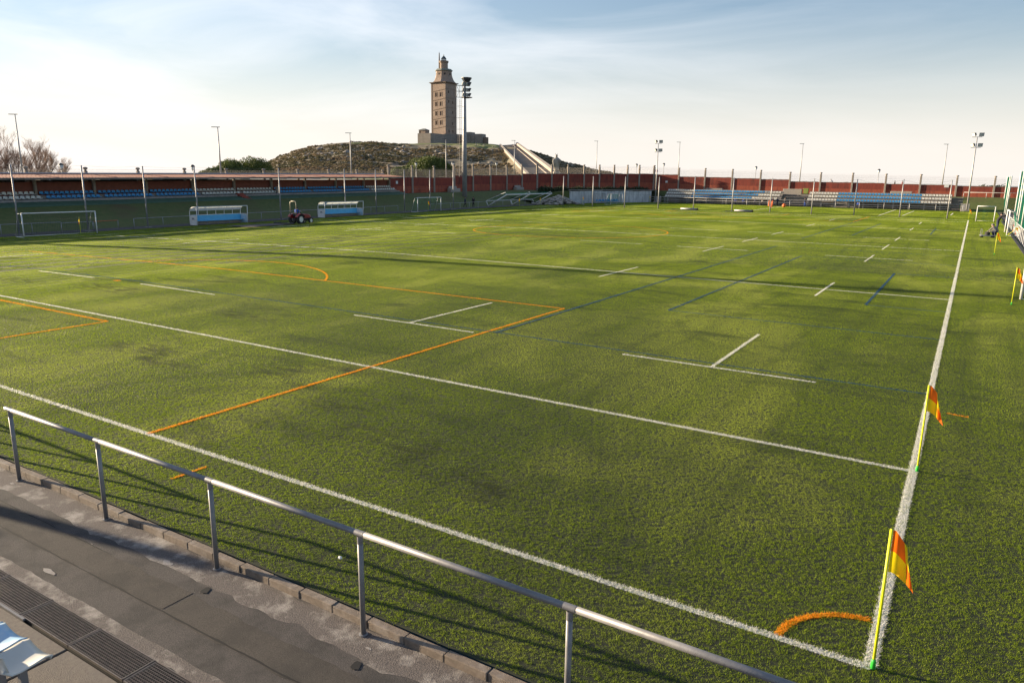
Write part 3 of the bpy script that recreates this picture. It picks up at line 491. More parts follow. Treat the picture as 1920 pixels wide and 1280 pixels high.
# ------------------------------------------------------------------ near path: asphalt, kerb, drain, step
m = MB(); m.quad((-40, -4.0, -0.084), (8, -4.0, -0.084), (8, -2.13, -0.084), (-40, -2.13, -0.084)); tag(m.build('asphalt_path', MT['asphalt']), kind='structure')
def ragged(name, x0, x1, y0, y1, z, mt, amp=0.03, step=0.12, label=None):
    m = MB(); n = int((x1-x0)/step); T_, B__ = [], []
    for i in range(n+1):
        x = x0+(x1-x0)*i/n
        T_.append((x, y1+amp*noise.fractal(Vector((x*2.5, y1*7, 1)), 0.8, 2, 4), z)); B__.append((x, y0+amp*noise.fractal(Vector((x*2.5, y0*7, 5)), 0.8, 2, 4), z))
    for i in range(n): m.quad(B__[i], B__[i+1], T_[i+1], T_[i])
    return tag(m.build(name, mt), label, kind='structure')
ragged('cement_strip', -40, 8, -2.55, -2.13, -0.0825, MT['cement'], 0.07)
ragged('asphalt_patch', -22, -6.95, -3.13, -2.76, -0.0808, MT['patch'], 0.035, 0.1)
ragged('asphalt_patch', -6.9, 8, -3.17, -2.78, -0.0815, MT['patch'], 0.05, 0.1)
ragged('crack', -22, 8, -3.165, -3.145, -0.0795, MT['dark'], 0.012, 0.05)
ragged('crack', -14, -8.6, -2.762, -2.752, -0.0795, MT['dark'], 0.012, 0.05)
ragged('cement_strip', -40, 8, -3.70, -3.54, -0.0825, MT['cement'], 0.02)
def blot(name, cx, cy, rx, ry, z, mt, seed, label):
    m = MB(); q = random.Random(seed); nb_ = 1 if mt is MT['dark'] else 70
    for c_ in range(nb_):
        n = 14; ring = []; ox_, oy_, s_ = (0, 0, 1) if nb_ == 1 else (q.gauss(0, .42)*rx, q.gauss(0, .42)*ry, q.uniform(.05, .34))
        for i in range(n):
            a = 2*math.pi*i/n; k = 1+0.45*noise.fractal(Vector((math.cos(a)*1.3, math.sin(a)*1.3, seed*7+c_)), 1.0, 2, 4); ring.append((cx+ox_+math.cos(a)*rx*s_*k, cy+oy_+math.sin(a)*ry*s_*k*1.3, z+c_*1e-5))
        m.add([(cx+ox_, cy+oy_, z+c_*1e-5)]+ring, [(0, i+1, (i+1) % n+1) for i in range(n)]); return tag(m.build(name, mt), label, kind='structure')
blot('cement_stain', -8.0, -2.57, 0.33, 0.14, -0.0795, MT['cement_dust'], 1, 'pale cement splash on the path')
blot('cement_stain', -9.35, -2.72, 0.25, 0.07, -0.0785, MT['cement_dust'], 2, 'pale cement smear on the path')
blot('cement_stain', -12.1, -2.42, 0.4, 0.12, -0.0795, MT['cement_dust'], 3, 'pale cement round the end post')
blot('cement_stain', -4.5, -2.40, 0.22, 0.07, -0.0795, MT['cement_dust'], 4, 'pale cement round a railing post')
blot('cement_stain', -8.6, -3.36, 0.5, 0.09, -0.0795, MT['cement_dust'], 5, 'thin cement dust beside the crack')
for x, y in ((-6.87, -2.62), (-4.41, -2.66)): blot('core_hole', x, y, 0.055, 0.05, -0.0780, MT['dark'], 9, 'small round drilled hole in the path')
kb = []
for k in range(4):
    m = MB(); m.rbox(0.003, 0.525, -0.10, 0.0, -0.12, 0.012+0.004*random.uniform(-1, 1), 0.010); me = m.mesh('kerb_block', MT['kerb']); kb.append(me)
kerb = empty('kerb', (0, -2.035, 0)); tag(kerb, kind='structure')
for i in range(-34, 14):
    inst('kerb_block', kb[i % 4], kerb, (i*0.528, random.uniform(-0.006, 0.006), random.uniform(-0.006, 0.006)), rot=(random.uniform(-.01, .01), random.uniform(-.006, .006), random.uniform(-.008, .008)))
# drain channel with steel grating panels, 1 m each
m = MB(); m.quad((-30, -4.06, -0.30), (8, -4.06, -0.30), (8, -3.69, -0.30), (-30, -3.69, -0.30)); m.quad((-30, -3.69, -0.30), (8, -3.69, -0.30), (8, -3.69, -0.086), (-30, -3.69, -0.086)); m.quad((-30, -4.06, -0.10), (8, -4.06, -0.10), (8, -4.06, -0.30), (-30, -4.06, -0.30))
o = m.build('drain_channel', MT['rubber']); tag(o, kind='structure')
bpy.data.objects['asphalt_path'].data.vertices[0].co.y = -3.69; bpy.data.objects['asphalt_path'].data.vertices[1].co.y = -3.69
m = MB()
for y in (0.008, 0.352): m.box(0.01, 0.99, y-0.005, y+0.005, -0.03, 0)
for x in (0.015, 0.985): m.box(x-0.005, x+0.005, 0.003, 0.357, -0.03, 0)
for i in range(1, 12): y = 0.36*i/12; m.box(0.02, 0.98, y-0.0020, y+0.0020, -0.016, -0.001)
for i in range(1, 33): x = i/33; m.box(x-0.0020, x+0.0020, 0.01, 0.35, -0.012, -0.003)
gme = m.mesh('grating', MT['grate'])
GL = {-6: 'drain grating panel just below the bottom picture edge', -7: 'drain grating panel cut by the bottom picture edge', -8: 'second drain grating panel from the bottom picture edge', -9: 'third drain grating panel from the bottom, starting at the end of the metal edge strip', -10: 'drain grating panel beside the thin metal edge strip', -11: 'drain grating panel cut by the left picture edge'}
for i in range(-11, -5):
    o = inst('drain_grating', gme, None, (i*1.0+0.83, -4.055, -0.082+random.uniform(-.003, .003)))
    tag(o, GL[i], 'grating', 'grating panels of the near gutter')
def strip_pts(): pass
m = MB(); m.box(-30, -8.03, -4.085, -4.062, -0.10, -0.072); tag(m.build('edge_strip', MT['steel']), 'thin pale metal edge strip along the drain', 'strip')
m = MB(); xj = -30.0
while xj < 8:
    m.rbox(xj+0.01, xj+2.27, -5.5, -4.088, -0.35, -0.088, 0.012); xj += 2.29
o = m.build('concrete_step', MT['step']); o['kind'] = 'structure'
m = MB(); m.box(-30, 8, -9, -5.25, -0.4, 0.30); tag(m.build('stand_step', MT['step']), kind='structure')
# ------------------------------------------------------------------ near railing
rl = empty('railing', (-12.12, -2.235, -0.08), 0, 'long galvanised tube railing beside the near path', 'railing')
xs = [0.0]+[2.47*i for i in range(1, 9)]
for i, x in enumerate(xs):
    m = MB(); m.tube([(0, 0, 0), (0, 0, 1.155)], 0.030, 14); pst = m.build('post', MT['steel'], rl, (x, 0, 0), smooth=True)
    m = MB(); m.tube([(0, 0, 1.07), (0, 0, 1.155)], 0.0320, 24); m.tube([(-0.06, 0, 1.185), (0.06, 0, 1.185)], 0.0330, 24)
    m.build('tee_joint', MT['steel'], pst)
    m = MB(); m.lathe([(0.05, 0), (0.05, 0.008), (0.032, 0.012)], 14); m.build('base_plate', MT['steel'], pst)
    if i < len(xs)-1:
        m = MB(); m.tube([(x, 0, 1.185), ((x+xs[i+1])/2, 0.003, 1.184), (xs[i+1], 0, 1.185)], 0.0315, 14); m.build('rail', MT['steel'], rl, smooth=True)
m = MB(); m.tube([(-0.13, 0, 1.185), (0.0, 0, 1.185)], 0.0315, 14); m.build('rail_end', MT['steel'], rl, smooth=True)

r2 = copy_tree(rl); r2.location = (-12.12-2.4-2.47*8, -2.26, -0.08); r2['label'] = 'second stretch of tube railing along the path beyond the left picture edge'
for k, (x, y, h, w_) in enumerate(((-21.5, -4.75, 2.8, 0.24), (-27.0, -6.3, 3.2, 0.30), (-33, -7.0, 3.4, 0.30))):  # unseen pillars added to throw shadow bands along the near path
    m = MB(); m.rbox(-w_/2, w_/2, -w_/2, w_/2, -0.3, h, 0.04); o = m.build('shadow_pillar', MT['conc'], None, (x, y, -0.1)); tag(o, ('nearest', 'middle', 'farthest')[k]+' added concrete pillar beyond the left picture edge, casting a shadow band on the path', 'pillar')
# ------------------------------------------------------------------ seats
def seat_mesh(name, material, nu=10, nv=12, w=0.43):
    prof = [(0.02, 0.0), (0.0, 0.035), (0.06, 0.05), (0.16, 0.035), (0.27, 0.025), (0.34, 0.035), (0.385, 0.08), (0.405, 0.16), (0.42, 0.25), (0.43, 0.31), (0.445, 0.335), (0.47, 0.33)]
    m = MB(); n = len(prof)
    for i in range(nu+1):
        s = -1+2*i/nu
        for (y, z) in prof:
            back = 1 if z > 0.1 else 0
            m.v.append((s*w/2*(1-0.05*back), y-0.05*back*(s*s)+0.0, z+(0.05*s*s if not back else -0.05*abs(s)**3)))
    for i in range(nu):
        for j in range(n-1): a = i*n+j; m.f.append((a, a+n, a+n+1, a+1)); m.m.append(0)
    me = m.mesh(name, material, True)
    bm = bmesh.new(); bm.from_mesh(me); bmesh.ops.recalc_face_normals(bm, faces=bm.faces)
    r_ = bmesh.ops.solidify(bm, geom=list(bm.faces), thickness=0.012); bm.to_mesh(me); bm.free(); return me
S_B, S_W = seat_mesh('seat', MT['seatblue'], 4), seat_mesh('seat', MT['seatwhite'], 4)
S_P = seat_mesh('seat', MT['seatpale'], 16); S_P2 = seat_mesh('seat', MT['seatwhite'], 16)
near_seats = [(-6.62, 'sun bleached blue seat cut by the left picture edge', S_P), (-6.16, 'sun bleached blue plastic seat in the bottom left corner', S_P), (-5.70, 'whitish plastic seat in the bottom left corner', S_P2), (-5.24, 'plastic seat below the bottom left corner', S_P)]
for x, lb, me in near_seats[:3]:
    o = inst('stadium_seat', me, None, (x-0.78, -4.58, 0.40), rot=(0, 0, math.pi), scale=(1, 1, 1)); tag(o, lb, 'seat', 'seats of the near stand')
    m = MB(); m.box(-0.03, 0.03, 0.15, 0.21, -0.485, 0.02); m.build('bracket', MT['steel'], o)

# ------------------------------------------------------------------ flags
def flag(loc, label, lean=(0, 0), fdir=0.35, size=1.0, seed=0, green=True, loose=0.0, group='corner flags round the pitch'):
    f = empty('corner_flag', (loc[0], loc[1], zt(loc[0], loc[1])+(loc[2] if len(loc) > 2 else 0.0)), 0, label, 'flag', group)
    f.rotation_euler = (lean[0], lean[1], 0)
    m = MB(); m.tube([(0, 0, 0.05), (0, 0, 1.53*size)], 0.0155, 10); m.build('pole', MT['polelime'], f, smooth=True)
    m = MB(); m.lathe([(0.024, 0.0), (0.024, 0.10), (0.018, 0.13)], 10); m.build('base', MT['polegreen'], f, smooth=True)
    # cloth: hangs folded from the pole, yellow and orange quarters
    nu, nv = 14, 12; H, W2 = 0.44*size, 0.42*size; ca, sa = math.cos(fdir), math.sin(fdir)
    vv, ff, mm = [], [], []
    for j in range(nv+1):
        t = j/nv
        for i in range(nu+1):
            s = i/nu
            out = 0.28*size*(s**0.75)*(0.62+0.38*t); drop = 0.27*size*s**1.2*(1-0.12*t)
            wav = 0.045*size*math.sin(s*7+seed+t*1.5)*min(s*3, 1)
            vv.append((ca*out-sa*wav+0.016, sa*out+ca*wav, 1.53*size-H*t-drop))
    for j in range(nv):
        for i in range(nu):
            a = j*(nu+1)+i; ff.append((a, a+1, a+nu+2, a+nu+1)); mm.append(0 if (i < nu/2) == (j < nv/2) else 1)
    me = bpy.data.meshes.new('cloth'); me.from_pydata(vv, [], ff); me.materials.append(MT['flag_o']); me.materials.append(MT['flag_y']); me.polygons.foreach_set('material_index', mm); me.polygons.foreach_set('use_smooth', [True]*len(ff)); me.update()
    inst('cloth', me, f)
    return f
flag((0.03, 0.0), 'orange and yellow corner flag nearest the camera, beside the orange corner arc', seed=0.3, fdir=0.5)
flag((0.06, 6.03), 'orange and yellow flag where the second white line meets the touchline', seed=1.2, fdir=0.45)
flag((2.12, 28.1), 'orange and yellow flag beside the white goal post at the right edge', seed=2.2, fdir=0.3)
flag((1.97, 53.5), 'flag with hanging orange cloth in front of the crouching man', seed=3.3, fdir=0.2)
flag((0.0, 110.0), 'flag at the far end of the right touchline', seed=0.8, fdir=0.2)
flag((3.35, 77.2), 'tilted flag leaning on the white side railing', lean=(0.35, 0.75), seed=4.0, fdir=0.4)
flag((-65.9, 27.4), 'small flag in front of the goal on the far left', seed=1.0, fdir=math.pi-0.3)
flag((-68.2, 79.2), 'orange flag inside the small white goal by the bank', seed=2.6, fdir=0.9)
flag((-65.6, 101), 'flag in front of the tipped goals, nearer one', seed=2.0, fdir=math.pi)
flag((-66.6, 110), 'flag right of the tipped goals', seed=1.4, fdir=math.pi)
flag((-63.3, 120.5), 'lime yellow flag left of the white retaining wall', seed=0.4, fdir=1.2)
flag((-59.8, 146), 'lime yellow flag right of the white retaining wall', seed=0.9, fdir=1.2)

# ------------------------------------------------------------------ perimeter wall with posts, bands and wire fence
def finial(me_name='cap'):
    m = MB(); m.lathe([(0.16, 0), (0.16, 0.05), (0.12, 0.08), (0.13, 0.16), (0.25, 0.26), (0.27, 0.33), (0.22, 0.40), (0.10, 0.44)], 10); return m.mesh(me_name, MT['wallpost'], True)
FIN = finial()
def wall_run(name, label, pts, nrm, tops, bases, post_up=1.62, prow=0.12, extra_fence=True):
    """pts: plan points of the posts; one bay between each pair"""
    w = empty(name, (pts[0][0], pts[0][1], bases[0]), 0, label, 'wall'); ox, oy, oz = w.location
    for i, (x, y) in enumerate(pts):
        tz = tops[min(i, len(tops)-1)]; bz = bases[min(i, len(bases)-1)]
        m = MB(); m.rbox(-0.17, 0.17, -0.17, 0.17, -0.3, tz-bz+post_up, 0.02)
        p_ = m.build('post', MT['wallpost'], w, (x-ox+nrm[0]*prow, y-oy+nrm[1]*prow, bz-oz), math.atan2(nrm[1], nrm[0]))
        inst('cap', FIN, p_, (0, 0, tz-bz+post_up))
    for i in range(len(pts)-1):
        a, b = Vector((*pts[i], 0)), Vector((*pts[i+1], 0)); L = (b-a).length; ang = math.atan2((b-a).y, (b-a).x)
        tz, bz = tops[min(i, len(tops)-1)], bases[min(i, len(bases)-1)]; h = tz-bz; loc = (a.x-ox, a.y-oy, bz-oz)
        s = 1 if (Vector((-(b-a).y, (b-a).x, 0)).dot(Vector((*nrm, 0))) > 0) else -1
        m = MB(); m.box(0.17, L-0.17, -0.11, 0.11, -0.5, h*0.47); m.build('lower_panel', MT['wallred'], w, loc, ang)
        m = MB(); m.box(0.17, L-0.17, -0.11, 0.09, h*0.47+0.004, h); m.build('upper_panel', MT['wallred2'], w, loc, ang)
        m = MB(); x = 0.18
        while x < L-0.45:
            q = random.uniform(0.25, 0.5); m.rbox(x, min(x+q, L-0.18), -0.15, 0.15, h+0.002, h+random.uniform(0.05, 0.10), 0.015); x += q+0.03
        m.build('coping', MT['wallpost'], w, loc, ang)
        if extra_fence:
            m = MB(); k = 0.2
            while k < L-0.18: m.box(k-0.006, k+0.006, -0.006, 0.006, h+0.05, h+1.42); k += 0.12
            for zz in (0.25, 0.65, 1.05, 1.42): m.box(0.17, L-0.17, -0.014, 0.008, h+zz-0.008, h+zz+0.008)
            for kk in (0, 1): m.box(0.17, L-0.17, -0.2-0.16*kk, -0.19-0.16*kk, h+1.55+0.14*kk, h+1.562+0.14*kk)
            m.build('wire_mesh', MT['wire'], w, loc, ang)
    return w
ysL = [88.4+6.2*i for i in range(8)]                                  # left wall beyond the covered stand
topL = [4.68, 4.70, 4.74, 5.15, 5.25, 5.35, 5.45, 5.75]; basL = [1.90, 1.93, 1.97, 2.02, 2.07, 2.12, 2.18, 2.22]
wl_ = wall_run('perimeter_wall', 'dark red wall with concrete posts along the left bank beyond the covered stand', [(-84, y) for y in ysL]+[(-83.2, 137.1)], (1, 0), topL, basL)
ch = [(-83.2, 137.1), (-81.1, 140.1), (-78.7, 143.4), (-76.3, 146.7), (-74.0, 150.0), (-71.7, 153.1), (-69.6, 156.0), (-67.7, 158.6), (-65.3, 162.0)]
wc_ = wall_run('perimeter_wall', 'dark red corner wall behind the white retaining wall', ch, (0.81, -0.58), [5.88, 5.9, 5.95, 6.0, 6.05, 6.1, 6.15, 6.2], [2.2, 2.22, 2.25, 2.28, 2.3, 2.33, 2.36, 2.4])
xf = [-65.3+6.235*i for i in range(16)]
topF = [6.08, 5.66, 5.58, 5.42, 5.26, 4.88, 4.82, 4.78, 4.64, 4.59, 4.42, 4.36, 4.3, 4.3, 4.3]
wf_ = wall_run('perimeter_wall', 'sunlit red wall with concrete posts behind the far stand', [(x, 162.0) for x in xf], (0, -1), topF, [2.4]*16)
for x, y, z, w_, h_, lb in ((-84+0.13, 90.5, 3.6, 0.5, 0.5, 'white notice on the wall beside the covered stand'), (-62.0, 161.87, 4.25, 0.55, 0.45, 'small white notice on the far red wall by the four lamp mast'), (-4.6, 161.87, 4.15, 0.8, 0.55, 'small white notice on the far red wall near its right end')):
    m = MB()
    if y < 100: m.box(0, 0.02, -w_/2, w_/2, 0, h_)
    else: m.box(-w_/2, w_/2, -0.02, 0, 0, h_)
    tag(m.build('notice', MT['white'], None, (x, y, z)), lb, 'notice')

# ------------------------------------------------------------------ covered stand on the left
st = empty('covered_stand', (-84, 20, 1.35), 0, 'long low covered stand with tiled roof and blue and white seats', 'grandstand'); ox, oy, oz = st.location
Y0, Y1 = 1.6, 88.4
py_ = [Y0+6.2*i for i in range(15)]
def L3(x, y, z): return (x-ox, y-oy, z-oz+ZB(y))
def sheet(m, x0, z0, x1, z1, y0=Y0, y1=Y1, n=14, mi=0):
    for i in range(n):
        a = y0+(y1-y0)*i/n; b = y0+(y1-y0)*(i+1)/n; m.quad(L3(x0, a, z0), L3(x1, a, z1), L3(x1, b, z1), L3(x0, b, z0), mi)
m = MB(); sheet(m, -84.0, 1.2, -84.0, 3.70); sheet(m, -84.2, 3.70, -84.0, 3.70); sheet(m, -84.2, 1.2, -84.2, 3.7); o = m.build('back_wall', MT['brown'], st)
m = MB(); sheet(m, -84.02, 2.30, -82.62, 2.30); sheet(m, -82.62, 1.9, -82.62, 2.30); sheet(m, -82.62, 1.95, -81.5, 1.95); sheet(m, -81.5, 1.5, -81.5, 1.95); m.build('terrace', MT['conc'], st)
m = MB(); sheet(m, -81.5, 1.74, -81.1, 1.74); sheet(m, -81.1, 1.74, -79.6, 1.36); sheet(m, -79.6, 1.1, -79.6, 1.36); m.build('green_terrace', MT['greenstep'], st)
m = MB(); sheet(m, -84.9, 4.52, -80.5, 4.17); sheet(m, -84.9, 4.44, -80.5, 4.08, mi=1); sheet(m, -80.5, 4.08, -80.5, 4.17, mi=1); sheet(m, -80.62, 3.97, -80.62, 4.09, mi=1); sheet(m, -84.9, 4.44, -84.9, 4.52)
rf = m.build('roof', [MT['tile'], MT['conc']], st)
m = MB(); y = Y0
while y < Y1-0.1:                                                   # tile rolls
    a, b = L3(-84.88, y, 4.53), L3(-80.5, y, 4.185); m.tube([a, b], 0.035, 5); y += 0.31
tag(m.build('tile_roll', MT['tile'], rf), kind='stuff')
m = MB(); m.tube([L3(-84.85, Y0+i*(Y1-Y0)/14, 4.58) for i in range(15)], 0.09, 6); m.build('ridge', MT['ridge'], rf)
for i, y in enumerate(py_):
    m = MB(); a = L3(-83.75, y, 0); m.rbox(a[0]-0.16, a[0]+0.16, a[1]-0.14, a[1]+0.14, 1.9-oz+ZB(y), 4.40-oz+ZB(y), 0.015); m.rbox(L3(-81.1, y, 0)[0]-0.10, L3(-81.1, y, 0)[0]+0.10, a[1]+0.35, a[1]+0.55, 1.6-oz+ZB(y), 4.10-oz+ZB(y), 0.015) if False else None
    m.build('pillar', MT['wallpost'], st)
    m = MB(); a = L3(-84.3, y, 4.36); b = L3(-80.55, y, 4.04); m.box(a[0], b[0], a[1]-0.08, a[1]+0.08, b[2]-0.13, b[2]+0.04); m.build('roof_beam', MT['conc'], st)
    m = MB(); m.rbox(-0.16, 0.16, -0.16, 0.16, 2.8, 4.85, 0.02); p_ = m.build('wall_post', MT['wallpost'], st, (L3(-85.15, y, 0)[0], L3(0, y, 0)[1], ZB(y)-oz)); inst('cap', FIN, p_, (0, 0, 4.85))
m = MB()
for i in range(14):
    a, b = py_[i], py_[i+1]; k = a+0.1
    while k < b: m.box(*(lambda q: (q[0]-0.006, q[0]+0.006, q[1]-0.006, q[1]+0.006, q[2], q[2]+0.55))(L3(-85.15, k, 4.5))); k += 0.14
    for zz in (4.72, 5.03): m.tube([L3(-85.15, a, zz), L3(-85.15, b, zz)], 0.008, 4)
m.build('wire_mesh', MT['wire'], st)
cols = ['W', 'W', 'W', 'W', 'W', 'B', 'B', 'B', 'W', 'W', 'B', 'B', 'B', 'W']
for i in range(3, 14):
    me = S_W if cols[i] == 'W' else S_B; n = 11; y0 = py_[i]+0.35
    for row, (x, z, off) in enumerate(((-83.05, 2.42, 0.15), (-82.05, 2.02, 0.55))):
        for k in range(n):
            y = y0+off*0.4+k*0.525
            inst('seat', me, st, L3(x, y, z), -math.pi/2+math.pi*0 if False else math.pi/2)
m = MB()
for k in range(5): a = L3(-81.9+0.42*k, 56.6, 2.12-0.17*k); m.box(a[0], a[0]+0.44, a[1]-0.5, a[1]+0.5, a[2]-0.5, a[2])
m.build('aisle_steps', MT['stairred'], st)
m = MB(); a = L3(-82.2, 63.4, 1.95); m.rbox(a[0]-0.2, a[0]+0.2, a[1]-0.25, a[1]+0.25, a[2], a[2]+0.95, 0.02); m.build('bollard_box', MT['bench'], st)

# ------------------------------------------------------------------ left railing, net posts, goals, dugouts
def tube_rail(name, label, pts, h=1.0, mt='post', r=0.03, spacing=2.6, red=None, group=None, cat='railing', mid=None):
    w = empty(name, pts[0], 0, label, cat, group); o_ = Vector(pts[0])
    for a, b in zip(pts[:-1], pts[1:]):
        a, b = Vector(a), Vector(b); n = max(1, round((b-a).length/spacing))
        m = MB(); m.tube([a-o_+Vector((0, 0, h)), b-o_+Vector((0, 0, h))], r, 8); m.build('rail', MT[red or mt], w, smooth=True)
        if mid: m = MB(); m.tube([a-o_+Vector((0, 0, mid)), b-o_+Vector((0, 0, mid))], r*0.8, 8); m.build('rail', MT[mt], w, smooth=True)
        for i in range(n+1):
            q = a+(b-a)*i/n-o_; m = MB(); m.tube([(0, 0, -0.05), (0, 0, h)], r, 8); m.build('post', MT[mt], w, q, smooth=True)
    return w
def lz(x, y, dz=0.0): return (x, y, zt(x, y)-0.01+dz)
tube_rail('side_railing', 'grey tube railing left of the far left goal', [lz(-70, 8), lz(-70, 27.9)], 0.98)
tube_rail('side_railing', 'low railing with an orange stretch behind the far left goal', [lz(-71.4, 28.6), lz(-71.4, 31.5)], 0.8)
tube_rail('side_railing', 'low orange railing behind the far left goal', [lz(-71.4, 31.6), lz(-71.4, 34.0)], 0.8, red='rust')
tube_rail('side_railing', 'grey tube railing left of the nearer dugout', [lz(-70, 34.8), lz(-70, 41)], 0.98)
tube_rail('side_railing', 'grey tube railing between the two dugouts behind the tractor', [lz(-70, 47.4), lz(-70, 59)], 0.98)
tube_rail('side_railing', 'grey tube railing right of the farther dugout', [lz(-70, 66), lz(-70, 74.5)], 0.98)
tube_rail('side_railing', 'long grey tube railing in front of the tipped goals', [lz(-70, 82), lz(-70, 100), lz(-70.2, 113)], 0.98)
tube_rail('side_railing', 'short grey railing before the rubble pile', [lz(-67.5, 116), lz(-66.5, 119), lz(-65.6, 128)], 1.0)
nf = empty('net_fence', lz(-70.6, 24.6), 0, 'row of tall grey net posts along the left side of the pitch', 'fence'); o_ = nf.location
ny = [24.6, 30.6, 36.6, 42.4, 53.7, 64.6, 70.6, 76.7, 82.7, 88.7]
for y in ny:
    q = Vector(lz(-70.6, y))-o_; m = MB(); m.tube([(0, 0, -0.05), (0, 0, 3.0), (0, 0, 6.05)], [0.075, 0.07, 0.06], 10); p_ = m.build('post', MT['post'], nf, q, smooth=True)
    m = MB(); m.box(-0.3, 0.3, -0.3, 0.3, -0.1, 0.03); m.build('footing', MT['conc'], p_)
m = MB()
for a, b in zip(ny[:-1], ny[1:]):
    for zz in (6.0, 3.4): m.tube([Vector(lz(-70.6, a, zz))-o_, Vector(lz(-70.6, (a+b)/2, zz-0.12))-o_, Vector(lz(-70.6, b, zz))-o_], 0.006, 4)
m.build('cable', MT['wire'], nf)
def goal(name, label, base, ang, w=6.0, h=2.0, d=1.2, netm='net', r=0.05, tilt=0.0, cell=0.2, loose=True):
    g = empty(name, base, ang, label, 'goal', 'football goals'); g.rotation_euler = (tilt, 0, ang)
    for x in (0, w):
        m = MB(); m.tube([(x, 0, 0), (x, 0, h)], r, 10); m.build('goal_post', MT['white'], g, smooth=True)
        m = MB(); m.tube([(x, 0.0, h), (x, d*0.45, h-0.05), (x, d, 0.03)], r*0.5, 8); m.tube([(x, 0, 0.03), (x, d, 0.03)], r*0.5, 8); m.build('side_frame', MT['white'], g, smooth=True)
    m = MB(); m.tube([(-r*0.2, 0, h), (w+r*0.2, 0, h)], r, 10); m.build('crossbar', MT['white'], g, smooth=True)
    m = MB(); m.tube([(0, d, 0.03), (w, d, 0.03)], r*0.5, 8); m.build('ground_bar', MT['white'], g, smooth=True)
    def surf(s, t):
        if t < 0.3: k = t/0.3; return (s*w, d*0.45*k, h-0.05*k)
        k = (t-0.3)/0.7; return (s*w, d*0.45+d*0.55*k+0.10*math.sin(k*3.1)*math.sin(s*9), h-0.05-(h-0.08)*k)
    m = MB(); nx = int(w/cell); nt = int((h+d)/cell)
    for i in range(nx+1): m.tube([surf(i/nx, j/8) for j in range(9)], 0.007, 3, False)
    for j in range(nt+1): m.tube([surf(i/12, j/nt) for i in range(13)], 0.007, 3, False)
    for x in (0, w):
        for i in range(1, int(h/cell)):
            z = i*cell; m.tube([(x, 0, z), (x, d*0.45+d*0.55*(1-z/h), z)], 0.007, 3, False)
    m.build('net', MT[netm], g)
    return g
goal('football_goal', 'white goal standing before the railing on the far left', lz(-66.1, 22.9), math.pi/2, 6.05, 2.0, 1.4, 'netd')
goal('football_goal', 'small white goal with green net beside the bank, left of the light mast', lz(-67.9, 76.4), math.pi/2, 5.5, 2.1, 1.2, 'net')
goal('football_goal', 'tipped white goal leaning back on the bank, nearer one', (-72.6, 101.8, -0.05), math.pi/2, 8.0, 4.35, 1.0, 'net', 0.10, 0, 0.4).rotation_euler = (R(0), R(-64), math.pi/2)
goal('football_goal', 'tipped white goal leaning back on the bank, farther one', (-72.6, 110.0, -0.02), math.pi/2, 8.0, 4.35, 1.0, 'net', 0.10, 0, 0.4)
for o in [q for q in bpy.data.objects if q.name.startswith('football_goal') and 'tipped' in q.get('label', '')]:
    o.rotation_euler = (R(62), 0, math.pi/2)
goal('football_goal', 'white goal with green net before the white retaining wall', lz(-60.3, 126.8), math.pi/2, 5.6, 2.1, 1.3, 'net')
goal('football_goal', 'white goal post with green net cut by the right picture edge', (2.52, 30.05, 0), -math.pi/2, 6.0, 2.1, 1.3, 'net', 0.06).scale = (1, 1, 1)
goal('football_goal', 'white goal the standing man leans on at the right', (3.4, 77.7, 0), math.pi/2, 6.0, 2.3, 1.0, 'net', 0.06)
g = bpy.data.objects[[q.name for q in bpy.data.objects if q.get('label', '').startswith('white goal the standing')][0]]; g.scale = (1, -1, 1)
goal('football_goal', 'small goal with bright green net at the far end of the right touchline', (0.85, 108.0, 0), 0, 2.0, 2.0, 1.6, 'net', 0.05, cell=0.1)

